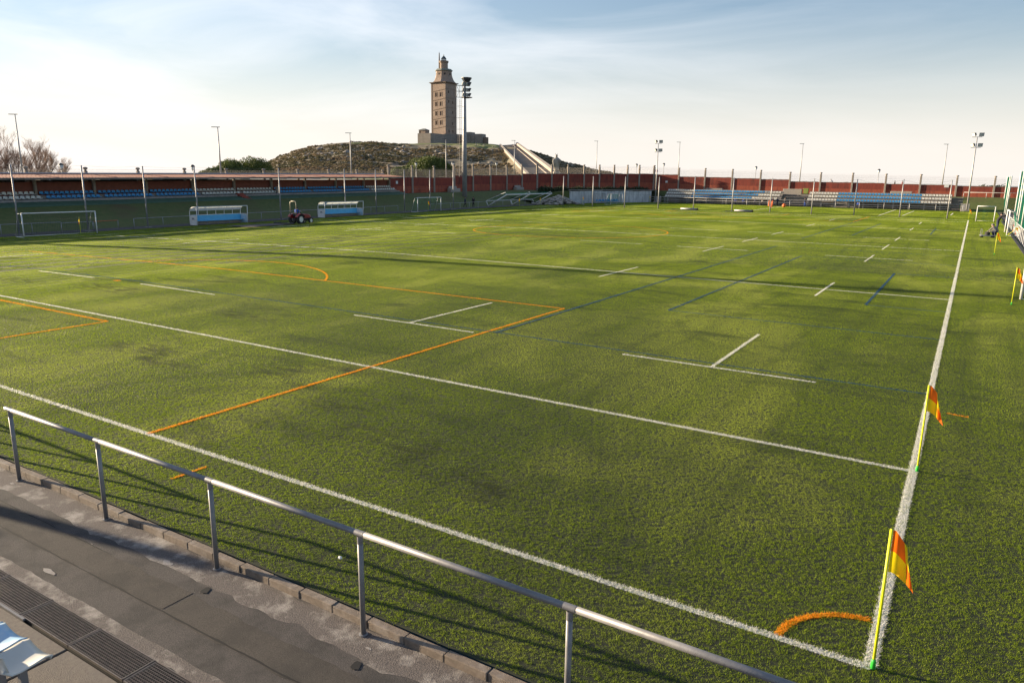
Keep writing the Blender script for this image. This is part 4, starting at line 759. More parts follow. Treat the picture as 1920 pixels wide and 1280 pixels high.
def dugout(loc, label, L=6.4):
    d = empty('dugout', loc, 0, label, 'dugout', 'team dugouts by the left touchline')          # runs along +y, opens towards +x
    def pr(t):                                                                            # side profile: back foot, curved roof, front edge
        if t < 0.45: return (-1.15+0.0*t, 0.05+t/0.45*1.15)
        k = (t-0.45)/0.35
        if k < 1: a = k*math.pi/2; return (-1.15+0.62*(1-math.cos(a)), 1.2+0.68*math.sin(a))
        k = (t-0.8)/0.2; return (-0.53+0.63*k, 1.88+0.05*k)
    P_ = [pr(i/24) for i in range(25)]
    for y in (0, L):
        m = MB(); m.tube([(x, y, z) for x, z in P_], 0.035, 8); m.tube([(0.08, y, 1.92), (0.0, y, 0.0)], 0.04, 8); m.tube([(-1.15, y, 0.98), (0.03, y, 0.98)], 0.035, 8); m.tube([(-1.15, y, 0.05), (0, y, 0.05)], 0.035, 8); m.build('end_frame', MT['white'], d, smooth=True)
        m = MB(); m.box(-1.12, -0.02, y-0.008, y+0.008, 0.08, 0.95); sp = m.build('side_panel', MT['seatpale'] if y else MT['white'], d)
        m = MB(); s_ = -1 if y == 0 else 1; yy = y+s_*0.012
        for (a, b, c, e) in ((-0.75, -0.45, 0.70, 0.76), (-0.72, -0.62, 0.58, 0.68), (-0.56, -0.40, 0.60, 0.66)): m.box(a, b, yy-0.003, yy+0.003, c, e)
        m.build('emblem', MT['cnavy'], sp)
    n = 6
    for i in range(1, n): y = L*i/n; m = MB(); m.tube([(x, y, z) for x, z in P_[9:]], 0.028, 8); m.build('rib', MT['white'], d, smooth=True)
    for i in range(n):
        a, b = L*i/n+0.03, L*(i+1)/n-0.03; m = MB()
        for (x0, z0), (x1, z1) in zip(P_[13:-1], P_[14:]): m.quad((x0, a, z0), (x0, b, z0), (x1, b, z1), (x1, a, z1))
        m.build('roof_pane', MT['poly'], d, smooth=True)
    for i in range(n):
        a, b = L*i/n+0.02, L*(i+1)/n-0.02; m = MB(); m.box(-1.14, -1.11, a, b, 0.05, 0.42); m.build('base_panel', MT['bench'], d)
    m = MB(); m.box(-1.13, -1.07, 0.04, L-0.04, 0.46, 1.0); m.build('back_board', MT['skyblue'], d)
    m = MB(); m.rbox(-1.05, -0.55, 0.06, L-0.06, 0.40, 0.46, 0.015); bd = m.build('bench_board', MT['skyblue'], d)
    for i in range(5): m = MB(); y = 0.4+(L-0.8)*i/4; m.box(-0.85, -0.78, y-0.03, y+0.03, 0, 0.40); m.build('bench_leg', MT['post'], d)
    m = MB(); m.tube([(0.08, 0, 1.92), (0.08, L, 1.92)], 0.04, 8); m.build('front_beam', MT['white'], d, smooth=True)
    m = MB(); m.tube([(-1.15, 0, 1.02), (-1.15, L, 1.02)], 0.03, 8); m.build('back_beam', MT['white'], d, smooth=True)
    return d
dugout(lz(-68.7, 40.9), 'white dugout with light blue bench board, nearer one left of the tractor')
dugout(lz(-68.7, 59.0), 'white dugout with light blue bench board, farther one right of the tractor', 6.9)
# ------------------------------------------------------------------ tractor and drag mat
t = empty('tractor', (-62.0, 48.4, zt(-62, 48)), R(4), 'small red tractor with roll bar and white wheel rims on the shaded touchline', 'tractor')
def wheel(x, y, r, w):
    m = MB(); m.lathe([(r*0.62, -w/2), (r*0.9, -w/2), (r, -w*0.32), (r, w*0.32), (r*0.9, w/2), (r*0.62, w/2)], 24); m.f = m.f[:-2]; m.m = m.m[:-2]
    o = m.build('tyre', MT['rubber'], t, (x, y, r)); o.rotation_euler = (0, math.pi/2, 0)
    m = MB()
    for k in range(20):
        a = 2*math.pi*k/20; c, s = math.cos(a), math.sin(a)
        for sg in (-1, 1): m.box(-0.02, 0.02, -0.02, 0.02, -w*0.22, w*0.22, mat=Matrix.Translation((c*r*1.0, s*r*1.0, sg*w*0.2)) @ Matrix.Rotation(a, 4, 'Z') @ Matrix.Rotation(0.6*sg, 4, 'X'))
    m.build('tread', MT['rubber'], o)
    m = MB(); m.lathe([(r*0.64, -w*0.40), (r*0.60, -w*0.30), (r*0.28, -w*0.12), (r*0.20, -w*0.2), (r*0.20, w*0.2), (r*0.28, w*0.12), (r*0.60, w*0.30), (r*0.64, w*0.40)], 24); m.build('rim', MT['rim'], o, smooth=False)
    m = MB(); m.lathe([(r*0.13, -w*0.3), (r*0.13, w*0.3)], 10); m.build('hub', MT['chassis'], o)
for s in (-1, 1): wheel(0.55*s, 0, 0.50, 0.34); wheel(0.52*s, 1.62, 0.31, 0.20)
m = MB(); m.rbox(-0.17, 0.17, -0.35, 1.85, 0.32, 0.62, 0.03); m.tube([(-0.6, 0, 0.5), (0.6, 0, 0.5)], 0.07, 8); m.tube([(-0.52, 1.62, 0.31), (0.52, 1.62, 0.31)], 0.05, 8); m.build('chassis', MT['chassis'], t)
m = MB(); pr = [(0.75, 0.62, 0.26), (0.75, 1.0, 0.24), (1.3, 1.0, 0.24), (1.75, 0.93, 0.22), (1.95, 0.84, 0.20), (1.98, 0.55, 0.20)]
secs = [(0.72, 0.60, 1.02, 0.26), (1.2, 0.60, 1.02, 0.25), (1.7, 0.58, 0.97, 0.23), (1.92, 0.56, 0.90, 0.21), (1.99, 0.56, 0.80, 0.19)]
vv, ff = [], []
for y, z0, z1, w in secs: vv += [(-w, y, z0), (-w, y, z1-0.08), (-w+0.08, y, z1), (w-0.08, y, z1), (w, y, z1-0.08), (w, y, z0)]
for i in range(len(secs)-1):
    for k in range(5): ff.append((i*6+k, i*6+k+1, i*6+k+7, i*6+k+6))
ff += [(0, 1, 2, 3, 4, 5), tuple(24+k for k in (5, 4, 3, 2, 1, 0))]; m.add(vv, ff); hd = m.build('hood', MT['tractor'], t); fixn(hd.data)
m = MB(); m.box(-0.15, 0.15, 1.985, 2.0, 0.60, 0.76); m.build('grille', MT['chassis'], hd)
for s in (-1, 1): m = MB(); m.box(s*0.11-0.05, s*0.11+0.05, 1.96, 2.0, 0.80, 0.86); m.build('headlight', MT['lens'], t)
for s in (-1, 1):
    m = MB(); q = [(0.62*math.cos(a), 0.5+0.60*math.sin(a)) for a in [R(20+i*15) for i in range(10)]]
    for (a, b), (c, e) in zip(q[:-1], q[1:]): m.quad((s*0.36, a, b), (s*0.74, a, b), (s*0.74, c, e), (s*0.36, c, e)); m.quad((s*0.36, a, b-0.02), (s*0.36, c, e-0.02), (s*0.36, c, 0.6), (s*0.36, a, 0.6))
    m.build('fender', MT['tractor'], t)
m = MB(); m.rbox(-0.24, 0.24, -0.22, 0.25, 0.78, 0.90, 0.03); m.rbox(-0.24, 0.24, -0.30, -0.20, 0.85, 1.2, 0.03); m.build('driver_seat', MT['rubber'], t)
m = MB(); m.tube([(-0.42, -0.42, 0.7), (-0.42, -0.42, 1.55)], 0.035, 8); m.tube([(0.42, -0.42, 0.7), (0.42, -0.42, 1.55)], 0.035, 8); m.build('roll_bar_leg', MT['chassis'], t)
m = MB(); m.tube([(-0.42, -0.42, 1.55), (-0.42, -0.42, 2.2), (-0.36, -0.42, 2.36), (-0.22, -0.42, 2.42), (0.22, -0.42, 2.42), (0.36, -0.42, 2.36), (0.42, -0.42, 2.2), (0.42, -0.42, 1.55)], 0.045, 8); m.build('roll_bar', MT['tan'], t, smooth=True)
m = MB(); m.tube([(0, 0.72, 1.0), (0, 0.55, 1.22)], 0.02, 6); m.tube([(0.19*math.cos(k*0.524), 0.54+0.08*math.sin(k*0.524), 1.23+0.17*math.sin(k*0.524)) for k in range(13)], 0.016, 6); m.build('steering_wheel', MT['chassis'], t)
m = MB(); m.tube([(-0.3, -0.3, 0.4), (-0.3, -0.75, 0.32), (0.3, -0.75, 0.32), (0.3, -0.3, 0.4)], 0.03, 6); m.build('hitch', MT['chassis'], t)
dm = empty('drag_mat', (-62.2, 46.9, zt(-62, 46)+0.02), R(2), 'brown drag mat trailing on the turf behind the tractor', 'mat')
m = MB(); nx, ny_ = 8, 20; vv = [(-1.5+3*i/nx, -6.2+6*j/ny_, 0.06+0.03*noise.noise(Vector((i*0.7, j*0.5, 2)))) for j in range(ny_+1) for i in range(nx+1)]
m.add(vv, [(j*(nx+1)+i, j*(nx+1)+i+1, (j+1)*(nx+1)+i+1, (j+1)*(nx+1)+i) for j in range(ny_) for i in range(nx)]); m.build('mat', MT['mat_'], dm)
m = MB(); m.tube([(-1.5, -0.1, 0.12), (1.5, -0.1, 0.12)], 0.06, 8); m.tube([(-1.4, -0.1, 0.1), (0, 0.85, 0.3), (1.4, -0.1, 0.1)], 0.02, 6); m.build('bar', MT['chassis'], dm)

# ------------------------------------------------------------------ people
STAND = dict(pel=(0, 0, .95), ch=(0, .01, 1.28), nk=(0, 0, 1.47), hd=(0, .03, 1.60), tp=(0, .03, 1.70), ls=(-.18, 0, 1.41), le=(-.23, -.03, 1.13), lh=(-.24, .06, .88), rs=(.18, 0, 1.41), re=(.23, -.03, 1.13), rh=(.24, .06, .88), lk=(-.1, .03, .50), la=(-.1, -.02, .08), lt=(-.11, .13, .04), rk=(.1, .03, .50), ra=(.1, -.02, .08), rt=(.11, .13, .04))
def pose(**k): d = dict(STAND); d.update(k); return d
WALK = pose(lk=(-.09, .14, .52), la=(-.09, .22, .10), lt=(-.09, .36, .08), rk=(.09, -.04, .50), ra=(.09, -.28, .13), rt=(.09, -.16, .05), lh=(-.25, -.16, .92), rh=(.25, .2, .95))
SIT = pose(pel=(0, 0, .50), ch=(0, .06, .84), nk=(0, .10, 1.03), hd=(0, .15, 1.15), tp=(0, .16, 1.25), ls=(-.18, .08, .97), le=(-.25, .15, .72), lh=(-.14, .38, .62), rs=(.18, .08, .97), re=(.25, .15, .72), rh=(.14, .38, .62), lk=(-.13, .44, .50), la=(-.13, .46, .08), lt=(-.14, .60, .04), rk=(.13, .44, .50), ra=(.13, .46, .08), rt=(.14, .60, .04))
DRIVE = pose(**{**SIT, 'lh': (-.12, .50, .86), 'rh': (.12, .50, .86), 'le': (-.24, .25, .75), 're': (.24, .25, .75)})
LEAN = pose(ch=(0, .12, 1.26), nk=(0, .20, 1.43), hd=(0, .26, 1.55), tp=(0, .28, 1.65), ls=(-.18, .18, 1.37), le=(-.2, .42, 1.36), lh=(-.16, .66, 1.46), rs=(.18, .18, 1.37), re=(.2, .42, 1.36), rh=(.16, .66, 1.46))
CROUCH = pose(pel=(0, -.1, .36), ch=(0, .14, .64), nk=(0, .28, .80), hd=(0, .36, .88), tp=(0, .41, .97), ls=(-.18, .24, .74), le=(-.24, .42, .52), lh=(-.14, .62, .40), rs=(.18, .24, .74), re=(.24, .42, .52), rh=(.14, .62, .40), lk=(-.16, .28, .44), la=(-.15, .02, .09), lt=(-.16, .17, .04), rk=(.16, .26, .30), ra=(.15, -.1, .09), rt=(.16, .05, .04))
CYCLE = pose(pel=(0, -.12, 1.0), ch=(0, .14, 1.24), nk=(0, .30, 1.38), hd=(0, .37, 1.50), tp=(0, .40, 1.59), ls=(-.17, .26, 1.32), le=(-.2, .42, 1.14), lh=(-.2, .62, 1.06), rs=(.17, .26, 1.32), re=(.2, .42, 1.14), rh=(.2, .62, 1.06), lk=(-.1, .26, .84), la=(-.1, .10, .46), lt=(-.1, .24, .42), rk=(.1, .18, .60), ra=(.1, .02, .22), rt=(.1, .15, .18))
RAD_ = dict(pel=.15, ch=.165, nk=.065, hd=.098, tp=.075, ls=.075, le=.05, lh=.04, rs=.075, re=.05, rh=.04, lk=.07, la=.05, lt=.045, rk=.07, ra=.05, rt=.045)
ED = [('pel', 'ch'), ('ch', 'nk'), ('nk', 'hd'), ('hd', 'tp'), ('ch', 'ls'), ('ls', 'le'), ('le', 'lh'), ('ch', 'rs'), ('rs', 're'), ('re', 'rh'), ('pel', 'lk'), ('lk', 'la'), ('la', 'lt'), ('pel', 'rk'), ('rk', 'ra'), ('ra', 'rt')]
def person(label, loc, rz, P, top, legs, hair='hair', s=1.0, group=None, shoe='cblack'):
    o = empty('person', loc, rz, label, 'person', group); o.scale = (s, s, s)
    ks = list(RAD_); me = bpy.data.meshes.new('body'); me.from_pydata([P[k] for k in ks], [(ks.index(a), ks.index(b)) for a, b in ED], [])
    tmp = bpy.data.objects.new('tmp', me); COL.objects.link(tmp); tmp.modifiers.new('s', 'SKIN')
    sv = me.skin_vertices[0].data
    for i, k in enumerate(ks): sv[i].radius = (RAD_[k],)*2; sv[i].use_root = (k == 'pel')
    tmp.modifiers['s'].use_smooth_shade = True; sb = tmp.modifiers.new('b', 'SUBSURF'); sb.levels = 1; sb.render_levels = 1
    dg = bpy.context.evaluated_depsgraph_get(); nm = bpy.data.meshes.new_from_object(tmp.evaluated_get(dg)); bpy.data.objects.remove(tmp); nm.name = 'body'
    nm.materials.clear()
    for q in (MT[top], MT[legs], MT['skin'], MT[shoe]): nm.materials.append(q)
    segs = [('pel', 'ch', 0), ('ch', 'nk', 0), ('nk', 'hd', 2), ('hd', 'tp', 2), ('ls', 'le', 0), ('le', 'lh', 0), ('rs', 're', 0), ('re', 'rh', 0), ('lh', 'lh', 2), ('rh', 'rh', 2), ('pel', 'lk', 1), ('lk', 'la', 1), ('pel', 'rk', 1), ('rk', 'ra', 1), ('la', 'lt', 3), ('ra', 'rt', 3)]
    mi = []
    for f in nm.polygons:
        c = f.center; best = (9, 0)
        for a, b, k in segs:
            A, B = Vector(P[a]), Vector(P[b]); ab = B-A; tt = 0 if ab.length < 1e-6 else min(max((c-A).dot(ab)/ab.length_squared, 0), 1)
            dd = (c-(A+ab*tt)).length-(0.02 if a == b else 0)
            if dd < best[0]: best = (dd, k)
        mi.append(best[1])
    nm.polygons.foreach_set('material_index', mi); nm.polygons.foreach_set('use_smooth', [True]*len(nm.polygons)); nm.update()
    inst('body', nm, o)
    h = Vector(P['hd']); m = MB(); m.lathe([(0.03, 0.115), (0.075, 0.10), (0.105, 0.05), (0.107, 0.0), (0.09, -0.05)], 10, (0, 0)); q = m.build('hair', MT[hair], o, h+Vector((0, -0.018, 0.03)), smooth=True)
    return o
def on(x, y): return (x, y, zt(x, y))
person('tractor driver in a blue jacket seated on the red tractor', (-62.0, 48.38, zt(-62, 48)+0.52), R(4), DRIVE, 'cblue', 'cnavy')
person('person in dark clothes walking at the foot of the light mast, left one', lz(-72.5, 94.6, 0.02), R(-60), WALK, 'cnavy', 'cblack', group='two walkers at the light mast')
person('person in dark red jacket walking at the foot of the light mast, right one', lz(-71.2, 95.2, 0.02), R(40), WALK, 'cblack', 'cblack', s=1.0, group='two walkers at the light mast')
person('man in dark clothes standing against the white goal on the right', (2.75, 86.5, 0), R(-75), LEAN, 'cblack', 'cnavy', s=1.12)
person('crouching man in a grey jacket beside the low cart on the right', (2.45, 73.4, 0), R(60), CROUCH, 'cgrey', 'cnavy', 'cgrey', s=1.25)
far_people = [(-42.3, 150.0, 0.0, SIT, 'cblue', 'cnavy', 'person in a blue top sitting left in the far group behind the railing'), (-40.6, 150.0, 0.0, SIT, 'cblue', 'cnavy', 'second person in blue sitting in the far group'), (-38.2, 150.1, 0.1, SIT, 'cnavy', 'cblack', 'person in navy sitting in the middle of the far group'), (-36.6, 149.6, 0.0, SIT, 'cgrey', 'cblack', 'person in a grey top sitting in the far group'),
  (-34.1, 147.2, 0.0, WALK, 'cnavy', 'cnavy', 'player in navy standing on the pitch side of the far railing, left'), (-33.2, 147.4, 0.0, STAND, 'cnavy', 'cblack', 'player in navy standing on the pitch side of the far railing, right'), (-32.2, 149.7, 0.0, WALK, 'cgrey', 'cnavy', 'person in grey walking beside the far aisle'), (-28.4, 149.9, 0.0, STAND, 'cnavy', 'cblue', 'person in a dark top and blue trousers right of the far aisle'), (-18.6, 150.0, 0.0, SIT, 'cblue', 'cnavy', 'person in blue sitting alone under the blue seats at the far stand')]
for x, y, z, P, a, b, lb in far_people: person(lb, (x, y, z), math.pi+random.uniform(-.6, .6), P, a, b, group='people at the far stand')
cy = at(1561, 338, y=176)
person('cyclist in a white top riding beyond the far wall', (cy.x, 176, 3.95), R(80), CYCLE, 'cwhite', 'cnavy')
bk = empty('bicycle', (cy.x, 176, 3.95), R(80), 'bicycle under the cyclist beyond the far wall', 'bicycle')
for y in (-0.5, 0.55): m = MB(); m.tube([(0, y+0.34*math.cos(k*0.3927), 0.35+0.34*math.sin(k*0.3927)) for k in range(17)], 0.02, 6); m.build('wheel', MT['rubber'], bk)
m = MB(); m.tube([(0, -0.5, 0.35), (0, -0.1, 0.9), (0, 0.42, 0.92), (0, 0.0, 0.32), (0, -0.5, 0.35)], 0.02, 6); m.tube([(0, 0.55, 0.35), (0, 0.40, 0.98), (0, 0.55, 1.05)], 0.018, 6); m.tube([(0, 0, 0.32), (0, -0.15, 0.98)], 0.018, 6); m.build('frame', MT['cred'], bk)
for u, lb, c in ((1678.5, 'walker in dark clothes beyond the far wall, left of the net post', 'cblack'), (1692.5, 'walker in a red top beyond the far wall, right of the net post', 'cred')):
    q = at(u, 338, y=175); person(lb, (q.x, 175, 3.62), R(80), WALK, c, 'cnavy', group='walkers beyond the far wall')

# ------------------------------------------------------------------ cart, cones, rolls, bin and other small things
c = empty('low_cart', (1.75, 73.2, 0), R(10), 'low metal cart on small wheels beside the crouching man', 'cart')
m = MB(); m.box(-0.55, 0.55, -0.35, 0.35, 0.16, 0.22); m.build('deck', MT['post'], c)
for x in (-0.5, 0.5): m = MB(); m.tube([(x, -0.3, 0.2), (x, -0.3, 0.75), (x, 0.3, 0.75), (x, 0.3, 0.2)], 0.02, 6); m.build('hoop', MT['post'], c)
m = MB(); m.lathe([(0.2, 0.23), (0.22, 0.5), (0.2, 0.52)], 12); m.build('bucket', MT['rubber'], c)
for x in (-0.45, 0.45):
    for y in (-0.3, 0.3): m = MB(); m.tube([(x, y-0.03, 0.09), (x, y+0.03, 0.09)], 0.09, 12); m.build('wheel', MT['rubber'], c)
CONE = MB(); CONE.box(-0.22, 0.22, -0.22, 0.22, 0, 0.03); CONE.lathe([(0.17, 0.03), (0.05, 0.85), (0.04, 0.9)], 12); CM = CONE.mesh('cone', MT['cone'])
for x, y, lb, s in ((-32.4, 139, 'tall orange cone alone on the small far pitch', 1.35), (-34.6, 146.6, 'orange cone by the far railing, left of two', 1.3), (-34.0, 147.0, 'orange cone by the far railing, right of two', 1.3)): o = inst('traffic_cone', CM, None, (x, y, 0.02), scale=(s*.75, s*.75, s)); tag(o, lb, 'cone', 'orange cones on the small far pitch')
m = MB(); m.lathe([(0.02, 0), (0.25, 0.06), (0.36, 0.2), (0.38, 0.36), (0.3, 0.55), (0.12, 0.68), (0.02, 0.70)], 14); tag(m.build('training_ball', MT['cone'], None, (-30.6, 141.5, 0.02), smooth=True), 'round orange ball beside the tall cone', 'ball')
for x, y, lb in ((-41.0, 112.8, 'long dark and white roll lying at the net posts, left one'), (-32.0, 112.6, 'long dark and white roll lying at the net posts, right one')):
    o = empty('mat_roll', on(x, y), R(0), lb, 'roll', 'rolls lying by the far net'); m = MB(); m.tube([(-0.2, 0, 0.22), (2.6, 0, 0.22)], 0.14, 14); m.build('roll', MT['post'], o, smooth=True)
    m = MB(); m.tube([(2.58, 0, 0.22), (2.74, 0, 0.22)], 0.19, 14); m.build('end_cap', MT['rubber'], o); m = MB(); m.box(-1.6, 2.6, -0.5, 0.1, 0.03, 0.10); m.build('flat_mat', MT['rubber'], o)
def bin_(loc, label, mt, lid):
    o = empty('wheelie_bin', loc, 0, label, 'bin'); m = MB(); m.add([(-.4, -.35, .1), (.4, -.35, .1), (.4, .35, .1), (-.4, .35, .1), (-.5, -.45, 1.05), (.5, -.45, 1.05), (.5, .45, 1.05), (-.5, .45, 1.05)], [(3, 2, 1, 0), (4, 5, 6, 7), (0, 1, 5, 4), (1, 2, 6, 5), (2, 3, 7, 6), (3, 0, 4, 7)]); m.build('tub', MT[mt], o)
    m = MB(); m.rbox(-.54, .54, -.5, .5, 1.055, 1.17, 0.04); m.build('lid', MT[lid], o)
    for x in (-.4, .4): m = MB(); m.tube([(x-.04, .3, .1), (x+.04, .3, .1)], .1, 10); m.build('wheel', MT['rubber'], o)
p_ = at(1511, 362, y=158.2); b_ = bin_((p_.x, 158.2, 2.35), 'lime green wheeled bin behind the white seats of the far stand', 'limebin', 'limebin'); 
p_ = at(1803, 395, y=153); bin_((p_.x, 153, -0.03), 'green wheeled bin right of the far stand', 'green', 'green')
for u, v, lb in ((1809, 393, 'grey cabinet beside the green bin right of the far stand'), (1233, 381, 'pale grey cabinet at the left end of the far stand')):
    p_ = at(u, v, y=151); o = empty('cabinet', (p_.x, 151, -0.03), 0, lb, 'cabinet'); m = MB(); m.rbox(-0.7, 0.7, -0.35, 0.35, 0, 1.35, 0.02); m.build('body', MT['bench'], o); m = MB(); m.box(-0.64, -0.02, -0.365, -0.352, 0.1, 1.25); m.box(0.02, 0.64, -0.365, -0.352, 0.1, 1.25); m.build('door', MT['pole'], o)
for u, lb, z in ((1300+39, 'grey bench block at the far red wall, left one', 2.35), (1486, 'grey bench block beside the lime bin', 2.5), (1690, 'grey bench block behind the far seats on the right', 2.4)):
    p_ = at(u, 360, y=159.5); m = MB(); m.rbox(-1.9, 1.9, -0.4, 0.4, -0.3, 0.85, 0.05); tag(m.build('bench_block', MT['bench'], None, (p_.x, 159.5, z)), lb, 'bench')
for y, lb in ((106.0, 'concrete seat block at the red wall behind the light mast'), (129.4, 'concrete seat block at the red wall above the tipped goals')):
    m = MB(); m.rbox(-0.45, 0.45, -1.5, 1.5, 0, 0.75, 0.06); m.rbox(-0.45, -0.2, -1.2, 1.2, 0.75, 1.15, 0.05); tag(m.build('seat_block', MT['bench'], None, (-83.2, y, 1.6+ZB(y)*0.55)), lb, 'bench')
m = MB(); m.lathe([(0.005, 0), (0.028, 0.008), (0.034, 0.022), (0.02, 0.036), (0.006, 0.04)], 6, sy=.7); tag(m.build('white_stone', MT['white'], None, (-5.92, -1.36, 0.03), smooth=False), 'small white stone lying on the turf by the near railing', 'stone')

# ------------------------------------------------------------------ floodlight masts
def lamp_head(parent, loc, rz, tilt=-0.5, s=1.0):
    m = MB(); m.add([(-.34*s, 0, -.28*s), (.34*s, 0, -.28*s), (.34*s, 0, .28*s), (-.34*s, 0, .28*s), (-.2*s, .34*s, -.18*s), (.2*s, .34*s, -.18*s), (.2*s, .34*s, .18*s), (-.2*s, .34*s, .18*s)], [(0, 1, 2, 3), (7, 6, 5, 4), (1, 0, 4, 5), (2, 1, 5, 6), (3, 2, 6, 7), (0, 3, 7, 4)])
    o = m.build('floodlight', MT['lampdark'], parent, loc); o.rotation_euler = (tilt, 0, rz); m = MB(); m.box(-.30*s, .30*s, -.015, -.004, -.24*s, .24*s); m.build('lamp_glass', MT['lens'], o); return o
def big_mast(loc, label, H=21.2):
    b = empty('light_mast', loc, 0, label, 'light mast'); m = MB(); m.tube([(0, 0, -0.3), (0, 0, H*0.5), (0, 0, H-2.9), (0, 0, H-0.3)], [0.46, 0.36, 0.26, 0.2], 14); m.build('pole', MT['post'], b, smooth=True)
    m = MB(); m.rbox(-.8, .8, -.8, .8, -1.0, .35, .04); m.build('footing', MT['conc'], b)
    rx, ry = 0.63, 0.77                                                  # direction to the right as seen from the pitch corner
    m = MB()
    for k in (0, 1):
        for zz in (H-3.0, H-2.0, H-1.05): m.tube([(-rx*1.55, -ry*1.55, zz), (-rx*0.1+k*0.5, -ry*0.1-k*.5, zz)], 0.035, 6)
    for q in (1.5, 0.95, 0.4): m.tube([(-rx*q, -ry*q, H-3.0), (-rx*q, -ry*q, H-1.0)], 0.035, 6)
    m.tube([(-rx*1.5, -ry*1.5, H-3), (-rx*.95, -ry*.95, H-2), (-rx*1.5, -ry*1.5, H-1)], 0.03, 6); m.build('service_cage', MT['lampdark'], b)
    m = MB(); m.lathe([(0.5, H-3.08), (1.05, H-2.98), (1.05, H-2.92), (0.3, H-2.9)], 12, (rx*0.35, ry*0.35)); m.build('platform', MT['lampdark'], b)
    for row, zz in enumerate((H-2.55, H-1.7, H-0.75)):
        m = MB(); m.tube([(-rx*0.5, -ry*.5, zz-.3), (rx*1.0, ry*1.0, zz-.3)], 0.04, 6); m.build('lamp_bar', MT['post'], b)
        for q in (-0.15, 0.42, 0.95): lamp_head(b, (rx*q+0.25, ry*q-0.2, zz), R(75 if q < 0.9 else 140), 0.45, 1.15 if row == 2 else 1.0)
    m = MB(); m.lathe([(0.55, H-0.35), (0.95, H+0.28), (0.95, H+0.34), (0.1, H+0.36)], 8, (rx*0.35, ry*0.35)); m.build('crown', MT['lampdark'], b)
    lx, ly = -rx*0.95, -ry*0.95
    m = MB()
    for s in (-.22, .22): m.tube([(lx*0.8+rx*s, ly*0.8+ry*s, 4.6), (lx*0.8+rx*s, ly*0.8+ry*s, H-3.3)], 0.028, 6)
    z = 4.6
    while z < H-3.4: m.tube([(lx*0.8-rx*.22, ly*0.8-ry*.22, z), (lx*0.8+rx*.22, ly*0.8+ry*.22, z)], 0.016, 5); z += 0.35
    for z in np.arange(5.0, H-3.2, 1.95): m.tube([(lx*0.8+rx*.25, ly*.8+ry*.25, z), (lx*0.8+0.5, ly*.8-.42, z), (lx*1.5, ly*1.5, z), (lx*0.8-rx*.25, ly*.8-ry*.25, z)], 0.022, 5); m.tube([(lx*.6, ly*.6, z), (0, 0, z)], 0.03, 5)
    for q in (0.9, 1.35): m.tube([(lx*q+.1, ly*q-.1, 5.0), (lx*q+.1, ly*q-.1, H-3.3)], 0.016, 5)
    m.build('ladder_cage', MT['wire'], b)
    return b
big_mast((-78, 102.2, 0.3), 'tall light mast with ladder and three tiers of lamps in front of the tower')
big_mast((-78.5, 16.3, 0.1), 'tall light mast out of view on the left whose shadow crosses the pitch')
def four_mast(loc, label, H):
    b = empty('light_mast', loc, 0, label, 'light mast'); m = MB(); m.tube([(0, 0, 0), (0, 0, H*.5), (0, 0, H)], [.15, .12, .08], 10); m.build('pole', MT['pole'], b, smooth=True)
    for zz in (H-1.75, H+0.05): m = MB(); m.tube([(-.75, 0, zz), (.75, 0, zz)], .05, 6); m.build('cross_arm', MT['pole'], b)
    for zz in (H-1.35, H+0.45):
        for x, rz in ((-.62, -.9), (.62, .25)): lamp_head(b, (x, -.1, zz), rz, .35, 1.15)
    m = MB(); m.rbox(-.4, .4, -.4, .4, -.2, .25, .03); m.build('footing', MT['conc'], b)
four_mast((-59.7, 149.2, -0.05), 'slim mast with four lamps at the left end of the far stand', 12.6)
p_ = at(1812, 397, y=150); four_mast((p_.x, 150, -0.05), 'slim leaning mast with four lamps at the right end of the far stand', 13.0)
def tall_lamp(u, vt, y, z0, label, side=-1):
    p_ = at(u, vt, y=y); H = p_.z-z0; b = empty('street_lamp', (p_.x, y, z0), 0, label, 'street lamp', 'tall street lamps beyond the wall'); m = MB(); m.tube([(0, 0, 0), (0, 0, H*.5), (0, 0, H)], [.13, .10, .06], 8); m.build('pole', MT['pole'], b, smooth=True)
    m = MB(); m.add([(-.75, -.55, H), (.2, .1, H), (.2, .25, H), (-.65, -.2, H), (-.7, -.5, H+.09), (.2, .12, H+.09), (.2, .23, H+.09), (-.6, -.25, H+.09)], [(3, 2, 1, 0), (4, 5, 6, 7), (0, 1, 5, 4), (1, 2, 6, 5), (2, 3, 7, 6), (3, 0, 4, 7)]); m.build('lamp_head', MT['lampdark'], b)
for u, v, y, z0, lb in ((28, 215, 46, 4.2, 'tall street lamp among the bare trees on the far left'), (408, 239, 62, 4.2, 'tall street lamp left of the round tree'), (656, 250, 100, 4.2, 'tall street lamp before the left part of the hill'), (836, 261, 128, 4.2, 'tall street lamp below the tower'), (965, 264, 170, 4.2, 'tall street lamp before the stairway'), (1120, 265, 190, 4.1, 'tall street lamp right of the statue'), (1275, 267, 190, 4.1, 'tall street lamp right of the slim mast'), (1506, 270, 190, 3.8, 'tall street lamp in the middle of the far wall'), (1777, 271, 190, 3.7, 'tall street lamp left of the leaning mast')): tall_lamp(u, v, y, z0, lb)
def lantern(u, v, y, z0, label):
    p_ = at(u, v, y=y); H = p_.z-z0; b = empty('lantern_lamp', (p_.x, y, z0), 0, label, 'lantern', 'short lantern lamps on the promenade'); m = MB(); m.tube([(0, 0, 0), (0, 0, .6), (0, 0, H-.9)], [.12, .07, .05], 8); m.build('pole', MT['pole'], b, smooth=True)
    m = MB(); m.lathe([(.06, H-.9), (.26, H-.55), (.27, H-.3)], 10); m.build('globe', MT['glass'], b, smooth=True); m = MB(); m.lathe([(.34, H-.3), (.30, H-.15), (.15, H-.02), (.03, H+.03)], 10); m.build('cap', MT['lampdark'], b, smooth=True)
